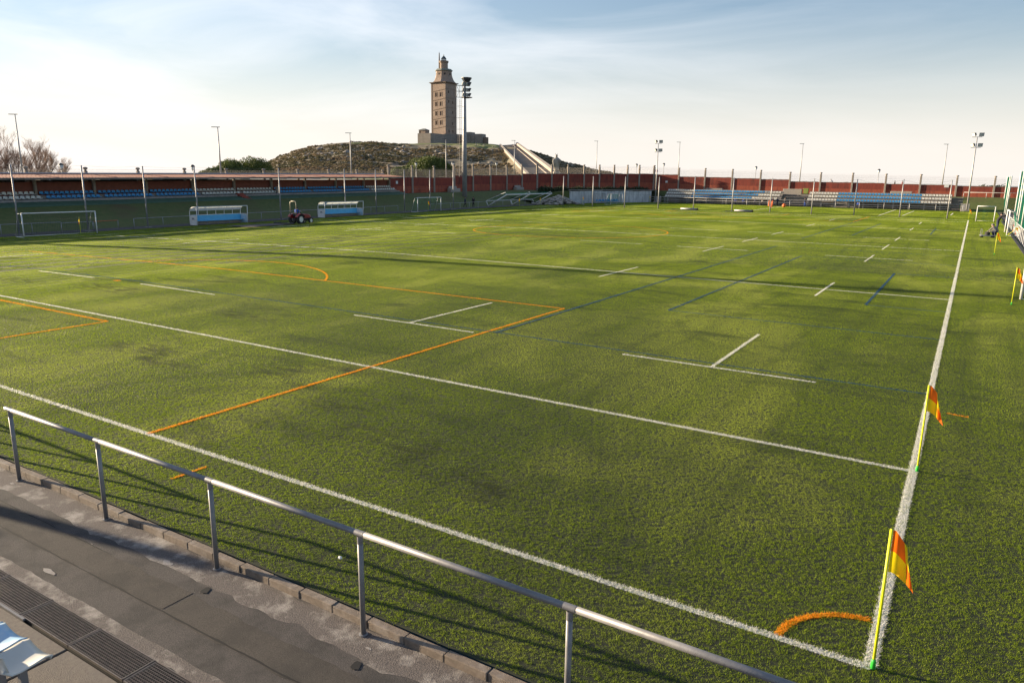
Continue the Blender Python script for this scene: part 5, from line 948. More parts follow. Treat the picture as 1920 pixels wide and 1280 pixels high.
for u, v, y, z0, lb in ((114, 306, 52, 4.2, 'lantern behind the bare trees'), (361, 309, 62, 4.2, 'lantern left of the round tree behind the stand roof'), (780, 304, 130, 4.2, 'lantern in front of the low green bush'), (849, 303, 128, 4.2, 'lantern beside the light mast'), (931, 304, 150, 4.2, 'lantern at the brown slope left of the stairway'), (1194, 307, 178, 4.1, 'lantern left of the slim mast'), (1245, 306, 178, 4.1, 'lantern right of the slim mast'), (1418, 312, 178, 3.8, 'lantern beyond the far wall, left of the centre'), (1648.5, 317, 178, 3.7, 'lantern beyond the far wall, right of the cyclist')): lantern(u, v, y, z0, lb)
p_ = at(1232, 315, y=172); o = empty('road_sign', (p_.x, 172, 4.1), 0, 'round red rimmed road sign beyond the corner wall', 'sign'); m = MB(); m.tube([(0, 0, 0), (0, 0, 3.1)], .03, 6); m.build('pole', MT['pole'], o); m = MB(); m.tube([(0, -.03, 3.0), (0, -.05, 3.0)], .32, 18); m.build('disc', MT['cred'], o); m = MB(); m.tube([(0, -.051, 3.0), (0, -.056, 3.0)], .23, 18); m.build('face', MT['cblue'], o)
# ------------------------------------------------------------------ far stand: three rows of seats on a steel frame
fs_ = empty('far_stand', (-31, 151, -0.03), 0, 'open far stand with three rows of blue and white seats', 'grandstand'); ox, oy, oz = fs_.location
ROWS = [(151.2, 1.22), (152.1, 1.85), (153.0, 2.45)]
def seg(x0, x1, colf):
    for r_, (y, z) in enumerate(ROWS):
        m = MB(); m.box(x0-ox, x1-ox, y-oy-0.30, y-oy+0.62, z-oz-0.06, z-oz); m.box(x0-ox, x1-ox, y-oy+0.56, y-oy+0.615, z-oz+0.003, z-oz+0.5) ; m.build('deck', MT['conc'], fs_)
        n = int((x1-x0)/0.545)
        for i in range(n):
            x = x0+0.3+i*0.545
            inst('seat', S_W if colf(x, r_) else S_B, fs_, (x-ox, y-oy-0.1, z-oz+0.07))
    k = x0
    while k <= x1+0.01:
        m = MB()
        for y, z in ROWS: m.box(k-ox-0.04, k-ox+0.04, y-oy+0.1, y-oy+0.18, 0, z-oz-0.06)
        m.tube([(k-ox, 150.9-oy, 1.0), (k-ox, 153.4-oy, 2.35)], 0.05, 6); m.tube([(k-ox, 150.9-oy, 0.15), (k-ox, 153.4-oy, 0.15)], 0.04, 6); m.build('frame', MT['post'], fs_); k += 2.6
    m = MB()
    for zz in (0.35, 0.75): m.tube([(x0-ox, 151.0-oy, zz), (x1-ox, 151.0-oy, zz)], 0.03, 6)
    m.build('brace', MT['post'], fs_)
seg(-58.4, -33.4, lambda x, r_: x < -52.5 or x > -39.5+r_*1.2)
seg(-28.3, -3.2, lambda x, r_: x < -22.6 or x > -8.3)
for x0, x1 in ((-33.2, -28.5), (-3.0, -1.4)):
    for k in range(5): m = MB(); m.box(x0-ox, x1-ox, 150.9+0.55*k-oy, 151.5+0.55*k-oy, 0.3+0.5*k, 0.36+0.5*k); m.build('step', MT['conc'], fs_)
m = MB(); m.quad((-58.4-ox, 154-oy, 0), (-1.4-ox, 154-oy, 0), (-1.4-ox, 154-oy, 2.3), (-58.4-ox, 154-oy, 2.3)); m.build('back_panel', MT['conc'], fs_)
tube_rail('front_railing', 'pale tube railing in front of the far stand', [(-61, 149.0, -0.05), (-1.2, 149.0, -0.05)], 1.25, 'pole', 0.05, 4.2, mid=0.75)
tube_rail('bank_railing', 'pale railing on top of the far bank at the right', [(-1.5, 159.9, 2.25), (17, 159.9, 2.25)], 1.05, 'pole', 0.045, 4.0)
# far net between the two pitches
fn = empty('net_fence', (-64, 113.6, 0), 0, 'tall pale net posts with thin netting across the far end of the pitch', 'fence'); o_ = fn.location
nx_ = [-63.9, -57.9, -51.7, -45.5, -39.3, -32.9, -26.9, -20.7, -14.7, -8.6, -2.6]
for x in nx_:
    m = MB(); m.tube([(0, 0, -.05), (0, 0, 3), (0, 0, 5.35)], [.085, .08, .07], 10); m.build('post', MT['pole'], fn, Vector((x, 113.6, zt(x, 113)))-o_, smooth=True)
m = MB()
for a, b in zip(nx_[:-1], nx_[1:]):
    for zz, sg in ((5.3, 0.55), (0.12, 0.0), (2.4, 0.1)): m.tube([Vector((a+(b-a)*k/6, 113.6, zz-sg*math.sin(math.pi*k/6)))-o_ for k in range(7)], 0.016 if zz < 1 else 0.008, 4)
    n = int((b-a)/0.4)
    for i in range(1, n):
        x = a+(b-a)*i/n; m.box(x-o_.x-0.003, x-o_.x+0.003, -0.003, 0.003, 0.1, 4.9-0.3*math.sin(math.pi*i/n))
m.build('net', MT['netd'], fn)
# white retaining wall in the far corner with shelter, hedge and rubble
rw = empty('retaining_wall', (-68.3, 127, -0.06), 0, 'stained white retaining wall in the far left corner', 'wall'); A, B = Vector((-69.5, 127, 0)), Vector((-61.4, 151, 0)); o_ = rw.location; Lw = (B-A).length; an = math.atan2((B-A).y, (B-A).x)
for i in range(8):
    m = MB(); m.box(i*Lw/8+0.012, (i+1)*Lw/8-0.012, -0.01*(i % 2), 0.3, -0.2, 2.35+0.05*(i % 3)); m.build('panel', MT['whitewall'], rw, A-o_, an)
m = MB(); m.rbox(-0.1, Lw+0.1, -0.12, 0.4, 2.5, 2.66, 0.02); m.build('coping', MT['conc'], rw, A-o_, an)
m = MB(); vv = [(-84, 113), (-76, 116), (-69.6, 127.2), (-61.5, 151.2), (-59.5, 156), (-66, 161.6), (-83.5, 137)]; m.add([(x, y, z) for (x, y), z in zip(vv, (1.7, 1.2, 2.45, 2.5, 2.4, 2.4, 2.2))], [tuple(range(7))]); o = m.build('corner_bank', MT['bank']); tag(o, kind='structure'); fixn(o.data)
m = MB(); m.add([(-84, 113, 1.72), (-76, 116, 1.2), (-70.4, 119, -0.05), (-69.5, 127.2, 0.0), (-69.6, 127.2, 2.45)], [(0, 1, 4), (1, 2, 3), (1, 3, 4)]); o = m.build('corner_bank', MT['bank']); tag(o, kind='structure')
sh = empty('bench_shelter', (-65.9, 131.5, -0.06), an, 'bench with blue seats under a grey frame before the white retaining wall', 'bench')
for i in range(8): inst('seat', S_B, sh, (0.4+i*0.85, -0.5, 0.42), 0, (1.6, 1, 1.3))
for x in (0, 2.3, 4.6, 7.0): m = MB(); m.tube([(x, -0.6, 0), (x, -0.6, 1.9), (x, 0.35, 2.1)], .04, 6); m.tube([(x, 0.35, 0), (x, 0.35, 2.1)], .04, 6); m.build('frame', MT['post'], sh)
m = MB(); m.box(0, 7, -.65, .4, 2.12, 2.16); m.build('roof', MT['pole'], sh)
m = MB(); m.box(0, 7, -.5, -.1, .36, .42); m.build('seat_beam', MT['post'], sh)

# ------------------------------------------------------------------ foliage
def leaf_cloud(name, centres, n, size, material, parent=None, shell=0.55, flat=1.0):
    """many small bent leaf pairs through a set of ellipsoids"""
    vol = np.array([a[3]*a[4]*a[5] for a in centres]); pick = rng.choice(len(centres), n, p=vol/vol.sum()); C = np.array(centres)[pick]
    d = rng.normal(0, 1, (n, 3)); d /= np.linalg.norm(d, axis=1)[:, None]; rad = (shell+(1-shell)*rng.random(n))[:, None]
    P = C[:, :3]+d*rad*C[:, 3:6]+rng.normal(0, size*0.5, (n, 3))
    a = rng.normal(0, 1, (n, 3)); a /= np.linalg.norm(a, axis=1)[:, None]; b = np.cross(a, d+rng.normal(0, .5, (n, 3))); b /= np.linalg.norm(b, axis=1)[:, None]+1e-9
    s = (size*rng.uniform(0.6, 1.3, n))[:, None]
    V = np.stack([P-a*s, P+b*s*0.5, P+a*s, P-b*s*0.5], 1).reshape(-1, 3)
    F = np.arange(n*4).reshape(n, 4)
    me = bpy.data.meshes.new(name); me.from_pydata(V.tolist(), [], F.tolist()); me.materials.append(material); me.update()
    return inst(name, me, parent)
def bush_tree(label, cx, cy, z0, rx, rz_, n=9000, seed=1, mt='leaf', cat='tree', size=0.22, name='evergreen_tree'):
    r_ = random.Random(seed); t_ = empty(name, (cx, cy, z0), 0, label, cat)
    cs = []
    for k in range(26):
        a = r_.uniform(0, 2*math.pi); q = math.sqrt(r_.random())*0.78; h = r_.uniform(0.15, 1.0)*math.sqrt(max(0, 1-q*q))
        e = r_.uniform(0.20, 0.36); cs.append((math.cos(a)*q*rx*.9, math.sin(a)*q*rx*.9, h*rz_*0.72+0.10*rz_, rx*e*1.25, rx*e*1.25, rz_*e*1.1))
    leaf_cloud('crown', cs, n, size, MT[mt], t_, 0.72)
    m = MB(); m.tube([(0, 0, -0.6), (rx*0.05, 0, rz_*0.3), (0, 0, rz_*0.6)], [rx*.07, rx*.055, rx*.03], 8)
    for k in range(5): a = k*1.3; m.tube([(0, 0, rz_*0.25), (math.cos(a)*rx*.3, math.sin(a)*rx*.3, rz_*.45), (math.cos(a)*rx*.6, math.sin(a)*rx*.6, rz_*.6)], [rx*.04, rx*.03, rx*.012], 6)
    m.build('trunk', MT['bark'], t_); return t_
for u, v, y, w, h, lb, sd in ((459, 292, 92, 6.2, 7.2, 'big round evergreen tree behind the covered stand roof', 1), (427, 304, 86, 3.6, 4.6, 'smaller evergreen bush left of the big round tree', 2), (402, 315, 82, 3.0, 3.0, 'low evergreen bush at the left of the tree group', 3)):
    p_ = at(u, v, y=y); bush_tree(lb, p_.x, y, p_.z-h, w, h, 26000 if w > 5 else 12000, sd, size=0.17)
for u, v, y, w, h, lb, sd in ((793, 295, 150, 6.4, 5.0, 'wide low green bush below the tower', 4), (817, 300, 150, 4.6, 4.0, 'low green bush on the right of the wide bush', 5), (765, 312, 148, 4.5, 3.2, 'low green bush on the left of the wide bush', 6)):
    p_ = at(u, v, y=y); bush_tree(lb, p_.x, y, p_.z-h, w, h, 22000, sd, size=0.19)
for u, v, y, w, h, lb, sd in ((1857, 347, 200, 3.2, 2.6, 'low bush on the horizon left of the green nets', 7), (1879, 346, 205, 1.8, 2.4, 'small round bush on the horizon between the green nets', 8)):
    p_ = at(u, v, y=y); bush_tree(lb, p_.x, y, p_.z-h, w, h, 3000, sd, size=0.22, name='shrub', cat='shrub', mt='leafd')
hd = empty('hedge', (-75, 140, 2.3), 0, 'dark clipped hedge above the white retaining wall', 'hedge')
cs = []
for k in range(44):
    q = k/43; cs.append((-73.3+9.6*q+75, 121.5+32*q-140, 0.25 + 0.15*math.sin(k), 0.9, 1.0, 0.75))
leaf_cloud('foliage', cs, 12000, 0.16, MT['leafd'], hd, 0.3)
# bare winter trees on the far left
def bare_tree(label, x, y, z0, H, seed, leanx=0.0):
    r_ = random.Random(seed); t_ = empty('bare_tree', (x, y, z0), 0, label, 'tree', 'bare winter trees'); T_, W2 = MB(), MB(); cnt = [0]
    def grow(p, d, L, rad, lev):
        q = p; pts_ = [p]; rs = [rad]; n = 3
        for k in range(n):
            d = (d+Vector((r_.gauss(0, .10), r_.gauss(0, .10), r_.gauss(0.05, .05)))).normalized(); q = q+d*L/n; pts_.append(q); rs.append(rad*(1-0.5*(k+1)/n))
        (T_ if lev < 3 else W2).tube(pts_, rs, 5 if lev < 2 else 3, False)
        if lev >= 6: return
        for k in range(r_.choice((3, 4, 4)) if lev else 5):
            a = r_.uniform(0, 2*math.pi); sp = r_.uniform(0.25, 0.62); ax = Vector((math.cos(a), math.sin(a), 0)); b_ = pts_[r_.choice((1, 2, 3, 3))] if lev else pts_[r_.choice((1, 2, 3))]
            grow(b_, (d+ax*sp+Vector((leanx*0.2, 0, 0.12))).normalized(), L*r_.uniform(0.58, 0.78), rad*0.55, lev+1)
    grow(Vector((0, 0, -0.3)), Vector((leanx, 0, 1)).normalized(), H*0.34, H*0.022, 0)
    T_.build('trunk', MT['bark'], t_); tag(W2.build('twigs', MT['twig'], t_), kind='stuff')
for u, vt, y, H, lb, sd, ln in ((10, 246, 52, 11.5, 'tall bare tree at the left picture edge', 11, .1), (-30, 246, 50, 11, 'bare tree just outside the left picture edge', 12, .1), (36, 250, 55, 10.5, 'bare tree right of the tall lamp', 13, -.05), (63, 262, 58, 9.2, 'bare tree with two leaning stems in the middle of the row', 14, .05), (90, 274, 61, 8, 'slender bare tree second from the right of the row', 15, -.1), (110, 286, 64, 6.5, 'smallest bare tree at the right end of the row', 16, .1)):
    p_ = at(u, vt, y=y); bare_tree(lb, p_.x, y, p_.z-H*0.98, H, sd, ln)

# ------------------------------------------------------------------ hill: scrub and rocks
def land_at_px(u, q):
    d = ray(u, 330); a = math.atan2(-d.x, d.y); return land(a, RB+(RR-RB)*q)
cl = MB(); rr = random.Random(3)
for k in range(26):
    a = rr.uniform(0, 6.28); e = rr.uniform(0.1, 1.4); dd = Vector((math.cos(a)*math.cos(e), math.sin(a)*math.cos(e), math.sin(e)))
    c_ = Vector((dd.x*1.0, dd.y*1.0, dd.z*0.75)); s_ = dd.cross(Vector((rr.gauss(0, 1), rr.gauss(0, 1), rr.gauss(0, 1)))).normalized(); w_ = dd.cross(s_)
    cl.add([c_-s_*.42, c_+w_*.3, c_+s_*.42, c_-w_*.3+dd*.2], [(0, 1, 2, 3)])
shrub_me = cl.mesh('scrub_clump', MT['scrub']); shrub_col = bpy.data.collections.new('scrub_patches'); shrub_col.objects.link(bpy.data.objects.new('scrub_clump', shrub_me))
P_, SC = [], []
rr = random.Random(5); tries = 0
while len(P_) < 16000 and tries < 60000:
    tries += 1; u = rr.uniform(470, 1190); q = rr.random()**0.9
    x, y, z = land_at_px(u, q); dn = noise.fractal(Vector((x*.03, y*.03, 7)), 1, 2, 3)
    if dn < -0.30: continue
    if 850 < u < 945 and q > 0.80: continue
    if 905 < u < 1060 and q < 1: 
        uu = 940+(1018-940)*(1-q)
        if abs(u-(955+(1-q)*63)) < 24+14*(1-q): continue
    if 770 < u < 905 and q > 0.90: continue
    P_.append((x, y, z-0.1)); SC.append(rr.uniform(0.22, 0.75)*(1.4 if rr.random() < .1 else 1))
me = bpy.data.meshes.new('hill_scrub'); me.from_pydata(P_, [], []); sa = me.attributes.new('size', 'FLOAT', 'POINT'); sa.data.foreach_set('value', SC)
hs = inst('hill_scrub', me); tag(hs, 'brown and dark green gorse scrub covering the hill', None, None, 'stuff')
g2 = bpy.data.node_groups.new('scatter_scrub', 'GeometryNodeTree'); g2.interface.new_socket('Geometry', in_out='INPUT', socket_type='NodeSocketGeometry'); g2.interface.new_socket('Geometry', in_out='OUTPUT', socket_type='NodeSocketGeometry')
gi, go = g2.nodes.new('NodeGroupInput'), g2.nodes.new('NodeGroupOutput'); ci = g2.nodes.new('GeometryNodeCollectionInfo'); ci.inputs['Collection'].default_value = shrub_col
ip = g2.nodes.new('GeometryNodeInstanceOnPoints'); na = g2.nodes.new('GeometryNodeInputNamedAttribute'); na.data_type = 'FLOAT'; na.inputs['Name'].default_value = 'size'
rv = g2.nodes.new('FunctionNodeRandomValue'); rv.data_type = 'FLOAT_VECTOR'; rv.inputs[1].default_value = (0.2, 0.2, 6.28)
g2.links.new(gi.outputs[0], ip.inputs['Points']); g2.links.new(ci.outputs[0], ip.inputs['Instance']); g2.links.new(na.outputs[0], ip.inputs['Scale']); g2.links.new(rv.outputs[0], ip.inputs['Rotation']); g2.links.new(ip.outputs[0], go.inputs[0])
hs.modifiers.new('scatter', 'NODES').node_group = g2
rk = MB(); rr = random.Random(9)
def rock(m, c, s, sd):
    bm = bmesh.new(); bmesh.ops.create_icosphere(bm, subdivisions=2, radius=1)
    vv = [(c[0]+v.co.x*s*1.3*(1+.5*noise.noise(v.co*1.3+Vector((sd, 0, 0)))), c[1]+v.co.y*s*(1+.5*noise.noise(v.co*1.3+Vector((0, sd, 0)))), c[2]+v.co.z*s*.7*(1+.6*noise.noise(v.co*1.7+Vector((0, 0, sd))))) for v in bm.verts]
    ff = [tuple(v.index for v in f.verts) for f in bm.faces]; bm.free(); m.add(vv, ff)
for k in range(170):
    u = rr.uniform(520, 930); q = rr.uniform(0.35, 0.95); cx = (600, 690, 760, 830, 880)[k % 5]; u = u if k % 3 else rr.gauss(cx, 18); q = q if k % 3 else rr.uniform(0.55, 0.8)
    x, y, z = land_at_px(u, q); rock(rk, (x, y, z+.05), rr.uniform(0.4, 1.0)*(1.7 if k % 9 == 0 else 1), k)
tag(rk.build('rock_outcrops', MT['rock']), 'pale granite outcrops between the scrub on the hill', kind='stuff')
m = MB()
for k in range(240):
    x, y = -68.2+rr.gauss(0, 1.5), 119.8+rr.gauss(0, 2.0); rock(m, (x, y, max(0.1, 1.6-0.38*math.hypot(x+68.2, (y-119.8)*.9)+rr.uniform(-.15, .1))), rr.uniform(.12, .34), k)
tag(m.build('rubble_pile', MT['statue']), 'pile of broken stone left of the white retaining wall', 'rubble', kind='stuff')

# ------------------------------------------------------------------ stairway up the hill, with parapets
sw = empty('stairway', tuple(at(1018, 326, r=235)), 0, 'broad paved stairway with pale parapets climbing the hill', 'stairway'); o_ = sw.location
bl, br_, tl, tr_ = at(990, 331, r=235), at(1040, 326, r=235), at(938, 273, r=470), at(969, 271, r=470)
def lerp(a, b, t): return a+(b-a)*t
NS = 90; m = MB()
for i in range(NS):
    t0, t1 = i/NS, (i+1)/NS; a0, b0, a1, b1 = lerp(bl, tl, t0)-o_, lerp(br_, tr_, t0)-o_, lerp(bl, tl, t1)-o_, lerp(br_, tr_, t1)-o_
    zz = a1.z; c0, d0 = Vector((a0.x, a0.y, a1.z)), Vector((b0.x, b0.y, b1.z)); m.quad(a0, b0, d0, c0); m.quad(c0, d0, b1, a1)
tag(m.build('steps', MT['pave'], sw), kind='stuff')
for (p0, p1, w_, h_, nm) in ((bl, tl, 0.9, 0.9, 'parapet'), (br_, tr_, 1.3, 1.2, 'parapet'), (lerp(bl, br_, .72), lerp(tl, tr_, .72), .3, .35, 'kerb_line')):
    side = (br_-bl).normalized(); m = MB(); a, b = p0-o_, p1-o_
    vv = [a-side*w_*.5+Vector((0, 0, -1)), a+side*w_*.5+Vector((0, 0, -1)), b+side*w_*.5+Vector((0, 0, -1)), b-side*w_*.5+Vector((0, 0, -1))]; vv += [q+Vector((0, 0, 1+h_)) for q in vv]
    m.add(vv, [(3, 2, 1, 0), (4, 5, 6, 7), (0, 1, 5, 4), (1, 2, 6, 5), (2, 3, 7, 6), (3, 0, 4, 7)]); m.build(nm, MT['parapet'], sw)
m = MB(); side = (br_-bl).normalized(); n = 40; rows = []
for i in range(n+1):
    p0 = lerp(bl, tl, i/n)-o_; p1 = lerp(br_, tr_, i/n)-o_; w_ = 1+0.25*math.sin(i*1.7)
    rows.append([p0-side*(9*w_)+Vector((0, 0, -6.5)), p0-side*(4.5*w_)+Vector((0, 0, -2.6+.5*noise.noise(Vector((i*.4, 0, 0))))), p0-side*.3+Vector((0, 0, .05)), p1+side*.4+Vector((0, 0, .05)), p1+side*6+Vector((0, 0, -3.0)), p1+side*11+Vector((0, 0, -7))])
for ks_ in ((0, 1), (3, 4)):
    m = MB()
    vv = [q for row in rows for q in row[ks_[0]:ks_[0]+3]]
    m.add(vv, [(i*3+k, i*3+k+1, i*3+k+4, i*3+k+3) for i in range(n) for k in (0, 1)])
    e_ = m.build('embankment', MT['hill'], sw, smooth=True); fixn(e_.data)
for t_, k, lb in ((.82, .62, 'two dark walkers near the top of the stairway, left one'), (.81, .70, 'two dark walkers near the top of the stairway, right one')):
    q = lerp(lerp(bl, tl, t_), lerp(br_, tr_, t_), k); person(lb, (q.x, q.y, q.z+.1), 2.0, WALK, 'cblack', 'cblack', s=1.15, group='walkers on the stairway')
# statue on a pedestal
sp_ = at(1043, 325, r=225); s_ = empty('statue', (sp_.x, sp_.y, sp_.z-0.8), YAW, 'grey stone statue of a cloaked standing figure right of the stairway', 'statue')
H = 6.2; m = MB(); m.lathe([(1.1, 0), (1.05, 1.2), (.95, 1.3)], 8); m.build('pedestal', MT['statue'], s_)
m = MB(); m.lathe([(.62, 1.3), (.70, 1.8), (.78, 2.6), (.95, 3.4), (1.05, 4.1), (.98, 4.7), (.72, 5.2), (.34, 5.45), (.30, 5.5)], 14, sy=.75)
m.lathe([(.06, 5.45), (.30, 5.55), (.36, 5.85), (.28, 6.15), (.1, 6.3)], 12, (-.05, -.1)); m.tube([(-.25, 0, 6.15), (-.38, 0, 6.4), (-.36, 0, 6.65)], [.08, .06, .02], 6); m.tube([(.15, 0, 6.15), (.28, 0, 6.4), (.26, 0, 6.65)], [.08, .06, .02], 6)
m.tube([(-.8, -.15, 5.0), (-1.0, -.35, 4.2), (-.85, -.5, 3.4), (-.75, -.5, 2.0)], [.3, .26, .22, .15], 8); m.lathe([(.1, 0), (.75, .05), (.8, .15), (.2, .22)], 14) if False else None
m.tube([(.75, -.2, 4.2), (1.0, -.15, 4.2)], [.85, .80], 16); m.tube([(-.3, -.1, 1.3), (-.3, -.1, 2.6)], .3, 8); m.tube([(.3, -.1, 1.3), (.3, -.1, 2.6)], .3, 8)
m.build('figure', MT['statue'], s_, smooth=True)

# ------------------------------------------------------------------ the lighthouse tower
TX, TY = -292.5, 380.0; tw = empty('lighthouse_tower', (TX, TY, 32.0), R(-1.5), 'tall square stone lighthouse tower with lantern on the hilltop', 'tower')
S = 5.65; ZC = 30.0                                              # half side and height of the shaft
def wall_open(m, P0, ux, W, H_, rects, depth, nrm, mi_w=0, mi_p=1):
    xs_ = sorted({0, W} | {a for r_ in rects for a in (r_[0], r_[1])}); zs = sorted({0, H_} | {a for r_ in rects for a in (r_[2], r_[3])})
    def pt(a, z, d=0): return P0+ux*a+Vector((0, 0, z))-nrm*d
    for a, b in zip(xs_[:-1], xs_[1:]):
        for c_, d_ in zip(zs[:-1], zs[1:]):
            hit = any(r_[0]-1e-6 <= a and b <= r_[1]+1e-6 and r_[2]-1e-6 <= c_ and d_ <= r_[3]+1e-6 for r_ in rects)
            if not hit: m.quad(pt(a, c_), pt(b, c_), pt(b, d_), pt(a, d_), mi_w)
    for a, b, c_, d_ in rects:
        for q in ((pt(a, c_), pt(a, d_), pt(a, d_, depth), pt(a, c_, depth)), (pt(b, c_, depth), pt(b, d_, depth), pt(b, d_), pt(b, c_)), (pt(a, d_), pt(b, d_), pt(b, d_, depth), pt(a, d_, depth)), (pt(a, c_, depth), pt(b, c_, depth), pt(b, c_), pt(a, c_))): m.quad(*q, mi_w)
    return [(pt(a, c_, depth), pt(b, c_, depth), pt(b, d_, depth), pt(a, d_, depth)) for a, b, c_, d_ in rects]
wl4 = [6.4, 12.0, 17.7, 23.3]
frontR = [(x-.42, x+.42, z-1.15, z+1.15) for z in wl4 for x in (3.9, 7.6)]
sideR = [(a-.45, a+.45, z-.8, z+.8) for a, z in ((3.2, 25.0), (3.2, 19.2), (7.4, 18.9), (7.4, 13.0), (7.4, 6.2), (3.4, 1.3), (7.4, 1.3))]
m = MB(); W = 2*S; panes = []
panes += wall_open(m, Vector((-S, -S, 0)), Vector((1, 0, 0)), W, ZC, frontR, .55, Vector((0, -1, 0)))
panes += wall_open(m, Vector((S, -S, 0)), Vector((0, 1, 0)), W, ZC, sideR, .55, Vector((1, 0, 0)))
wall_open(m, Vector((S, S, 0)), Vector((-1, 0, 0)), W, ZC, [], .5, Vector((0, 1, 0))); wall_open(m, Vector((-S, S, 0)), Vector((0, -1, 0)), W, ZC, [], .5, Vector((-1, 0, 0)))
sf = m.build('shaft', MT['tstone'], tw)
for q in panes: m = MB(); m.quad(*q); m.build('window', MT['dark'], sf)
for a, b, c_, d_ in frontR:                                        # blind arches beside each window
    m = MB()
    for x in (a-.62, b+.38): m.box(x-S, x+.24-S, -S-.09, -S-.004, c_-.1, d_+.1)
    m.box(a-.62-S, b+.62-S, -S-.11, -S-.004, d_+.12, d_+.38); m.build('window_surround', MT['stone_d'], sf)
for k, z in enumerate((3.2, 8.8, 14.5, 20.2, 25.6)):                # rising ramp band on both visible faces
    m = MB(); m.add([(-S+1.0, -S-.13, z-.55), (S, -S-.13, z+.75), (S, -S-.13, z+1.05), (-S+1.0, -S-.13, z-.25), (-S+1.0, -S-.002, z-.55), (S, -S-.002, z+.75), (S, -S-.002, z+1.05), (-S+1.0, -S-.002, z-.25)], [(0, 1, 2, 3), (7, 6, 5, 4), (1, 0, 4, 5), (3, 2, 6, 7), (0, 3, 7, 4), (2, 1, 5, 6)]); m.build('ramp_band', MT['stone_d'], sf)
    m = MB(); m.box(S+.002, S+.11, -S+.1, S-.1, z+1.1, z+1.35); m.build('string_course', MT['stone'], sf)
m = MB(); m.box(-S, S, -S, S, -4, -.003); m.build('plinth', MT['tstone'], tw)
m = MB(); m.box(-S-.12, -S+.7, -S-.10, -S-.003, 0, ZC-.01); m.build('corner_strip', MT['stone_d'], sf)
m = MB()
for hw, z0, z1 in ((S+.25, ZC, ZC+.25), (S+.65, ZC+.253, ZC+.55), (S+1.0, ZC+.553, ZC+.85)): m.box(-hw, hw, -hw, hw, z0, z1)
m.build('cornice', MT['stone_d'], tw)
o8 = math.pi/8
m = MB(); prof = [(S+.55, ZC+.86)]
sq = [(r_, z) for r_, z in ((S*1.36, ZC+.86), (S*1.22, ZC+1.6), (S*1.10, ZC+2.6), (S*1.0, ZC+3.9), (S*.93, ZC+5.4), (S*.90, ZC+7.6))]
m.lathe(sq, 8, rot=o8); fl = m.build('octagon', MT['tstone'], tw)
for k in range(8):
    a = k*math.pi/4; m = MB(); rr_ = S*.90*math.cos(o8)+.10; m.box(rr_-.12, rr_+.06, -.75, .75, ZC+4.4, ZC+6.6, mat=Matrix.Rotation(a, 4, 'Z')); nb_ = m.build('niche', MT['stone_d'], fl)
    m = MB(); m.box(rr_+.05, rr_+.09, -.35, .35, ZC+4.7, ZC+6.2, mat=Matrix.Rotation(a, 4, 'Z')); m.build('window', MT['dark'], fl)
m = MB(); m.lathe([(S*.90, ZC+7.6), (S*1.02, ZC+7.9), (S*1.02, ZC+8.2), (S*.9, ZC+8.5), (S*.86, ZC+9.0)], 8, rot=o8); m.build('upper_cornice', MT['verd'], tw)
m = MB(); m.lathe([(2.75, ZC+8.9), (2.6, ZC+9.2), (2.55, ZC+12.6), (2.95, ZC+12.9), (2.95, ZC+13.1)], 16); dr = m.build('drum', MT['tstone'], tw)
m = MB(); m.lathe([(2.95, ZC+13.1), (3.0, ZC+13.9), (2.9, ZC+13.9), (2.85, ZC+13.15)], 16); m.build('gallery', MT['stone_d'], tw)
m = MB(); m.lathe([(1.5, ZC+13.1), (1.5, ZC+15.0)], 12); ln_ = m.build('lantern', MT['glass'], tw)
for k in range(12): a = k*math.pi/6; m = MB(); m.tube([(1.52*math.cos(a), 1.52*math.sin(a), ZC+13.1), (1.52*math.cos(a), 1.52*math.sin(a), ZC+15.0)], .06, 5); m.build('mullion', MT['slate'], ln_)
m = MB(); m.lathe([(1.75, ZC+15.0), (1.6, ZC+15.4), (1.0, ZC+16.2), (.4, ZC+16.8), (.15, ZC+17.2), (.25, ZC+17.4), (.05, ZC+17.9)], 16); m.build('lantern_roof', MT['slate'], tw, smooth=True)
m = MB(); m.tube([(-2.3, -1.6, ZC+8.6), (-2.3, -1.6, ZC+12.5)], [.62, .58], 4); m.tube([(-2.3, -1.6, ZC+12.5), (-2.3, -1.6, ZC+18.4), (-2.3, -1.6, ZC+19.3)], [.62, .34, .03], 4); m.build('obelisk', MT['stone_d'], tw)
# terrace walls round the tower foot
tb = empty('terrace_wall', (TX, TY, 28), R(3.5), 'pale stone terrace wall round the foot of the tower', 'wall')
for x0, x1, y0, y1, z0, z1 in ((-2.5, 7, -25.6, -24.8, -6, 2.9), (6.2, 7, -24.75, -10, -6, 3.0), (6.2, 7, -9.95, 4, -6, 3.5), (6.2, 7, 4.05, 20, -6, 4.0), (-2.5, 6.15, -24.75, 18, -6, 2.6)): m = MB(); m.box(x0, x1, y0, y1, z0, z1); m.build('wall_panel', MT['twall'], tb)
hb = empty('stone_hut', (TX-1.6, TY-18.5, 30.6), R(3.5), 'small stone hut with hipped roof left of the tower', 'building'); m = MB(); m.box(-2.4, 2.4, -2.2, 2.2, 0, 2.6); m.build('wall', MT['tstone'], hb); m = MB(); m.add([(-2.8, -2.6, 2.6), (2.8, -2.6, 2.6), (2.8, 2.6, 2.6), (-2.8, 2.6, 2.6), (-.8, 0, 3.6), (.8, 0, 3.6)], [(3, 2, 1, 0), (0, 1, 5, 4), (2, 3, 4, 5), (1, 2, 5), (3, 0, 4)]); m.build('roof', MT['verd'], hb); m = MB(); m.box(-2.1, -1.2, -2.24, -2.2, 0.3, 2.2); m.build('door', MT['dark'], hb)
ru = empty('stone_ruin', (TX+13, TY+9, 29), R(3.5), 'low stone remains on the right of the tower terrace', 'ruin')
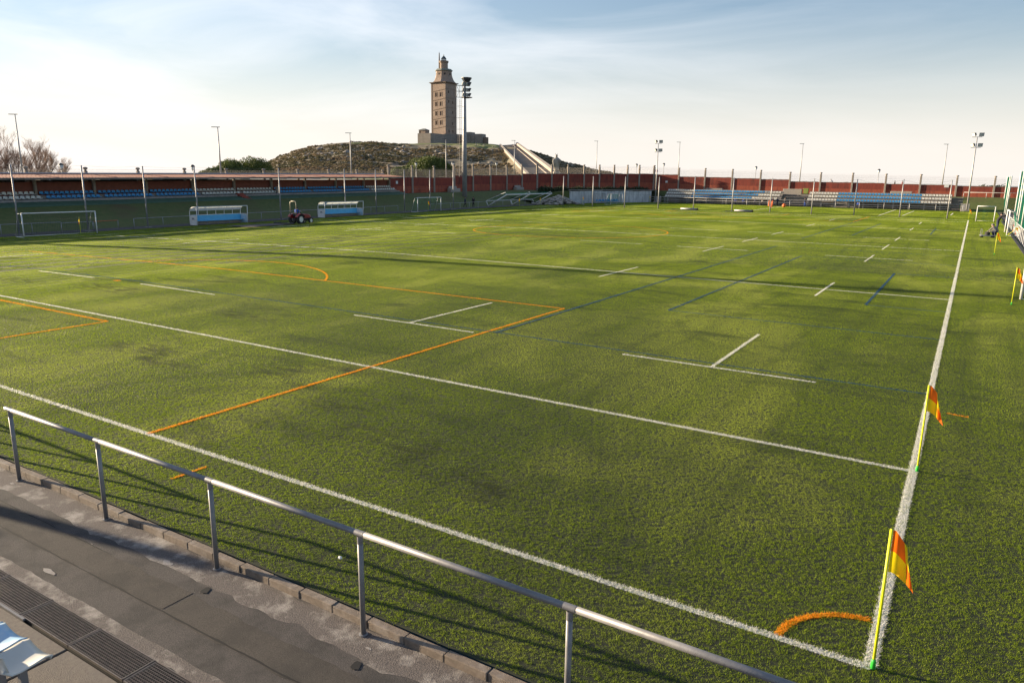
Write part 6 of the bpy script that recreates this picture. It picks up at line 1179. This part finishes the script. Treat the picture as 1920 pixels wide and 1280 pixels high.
for x0, x1, z1 in ((-2, 3, 4.2), (3.05, 6, 2.3), (6.05, 11, 3.0)): m = MB(); m.rbox(x0, x1, -3, 3, -5, z1, .4); m.build('block', MT['twall'], ru)
m = MB(); m.rbox(-14, 14, -1, 1, -5, 1.0, .3); m.build('low_wall', MT['stone_d'], ru)

# ------------------------------------------------------------------ right side: net fences, white railing
def side_net(label, x, ys, h, netx=0.0):
    w = empty('net_fence', (x, ys[0], 0), 0, label, 'fence')
    for y in ys: m = MB(); m.tube([(0, 0, -.05), (0, 0, h)], .075, 10); m.build('post', MT['white'], w, (0, y-ys[0], 0), smooth=True)
    for a, b in zip(ys[:-1], ys[1:]):
        m = MB(); L = b-a; n = int(L/0.16)
        for i in range(n+1): y = a-ys[0]+L*i/n; m.box(0.08+.03*math.sin(i), 0.10+.03*math.sin(i), y-.016, y+.016, .1, h-.1)
        for k in range(int(h/.22)): m.box(.085, .095, a-ys[0], b-ys[0], .1+k*.22, .13+k*.22)
        m.build('net', MT['net'], w)
side_net('tall white posts with green net at the right picture edge', 5.15, [84, 92, 100, 104.5, 112], 6.6)
side_net('far pair of white posts with a folded green net on the right', 5.1, [141, 147, 160], 6.3)
pr_ = empty('picket_railing', (4.15, 59, 0), 0, 'white railing with upright bars along the right side path', 'railing')
m = MB(); m.tube([(0, 0, 1.15), (0, 40, 1.15)], .024, 8); m.build('rail', MT['white'], pr_)
for i in range(18): m = MB(); m.tube([(0, 0, 0), (0, 0, 1.15)], .024, 8); m.build('picket', MT['white'], pr_, (0, i*2.3, 0))
m = MB(); m.rbox(3.72, 3.95, 20, 112, -.1, .06, .02); tag(m.build('side_kerb', MT['rubber']), kind='structure')
for y, lb in ((79.5, 'orange barrier plank behind the right goal, nearer one'), (86, 'orange barrier plank behind the right goal, farther one')):
    o = empty('barrier', (4.25, y, 0), R(80), lb, 'barrier', 'orange barriers behind the right goal'); m = MB(); m.box(-.8, .8, -.03, .03, .55, .75); m.box(-.8, .8, -.03, .03, .1, .25); m.build('plank', MT['rust'], o)
    for x in (-.7, .7): m = MB(); m.box(x-.03, x+.03, -.2, -.035, 0, .8); m.build('leg', MT['white'], o)
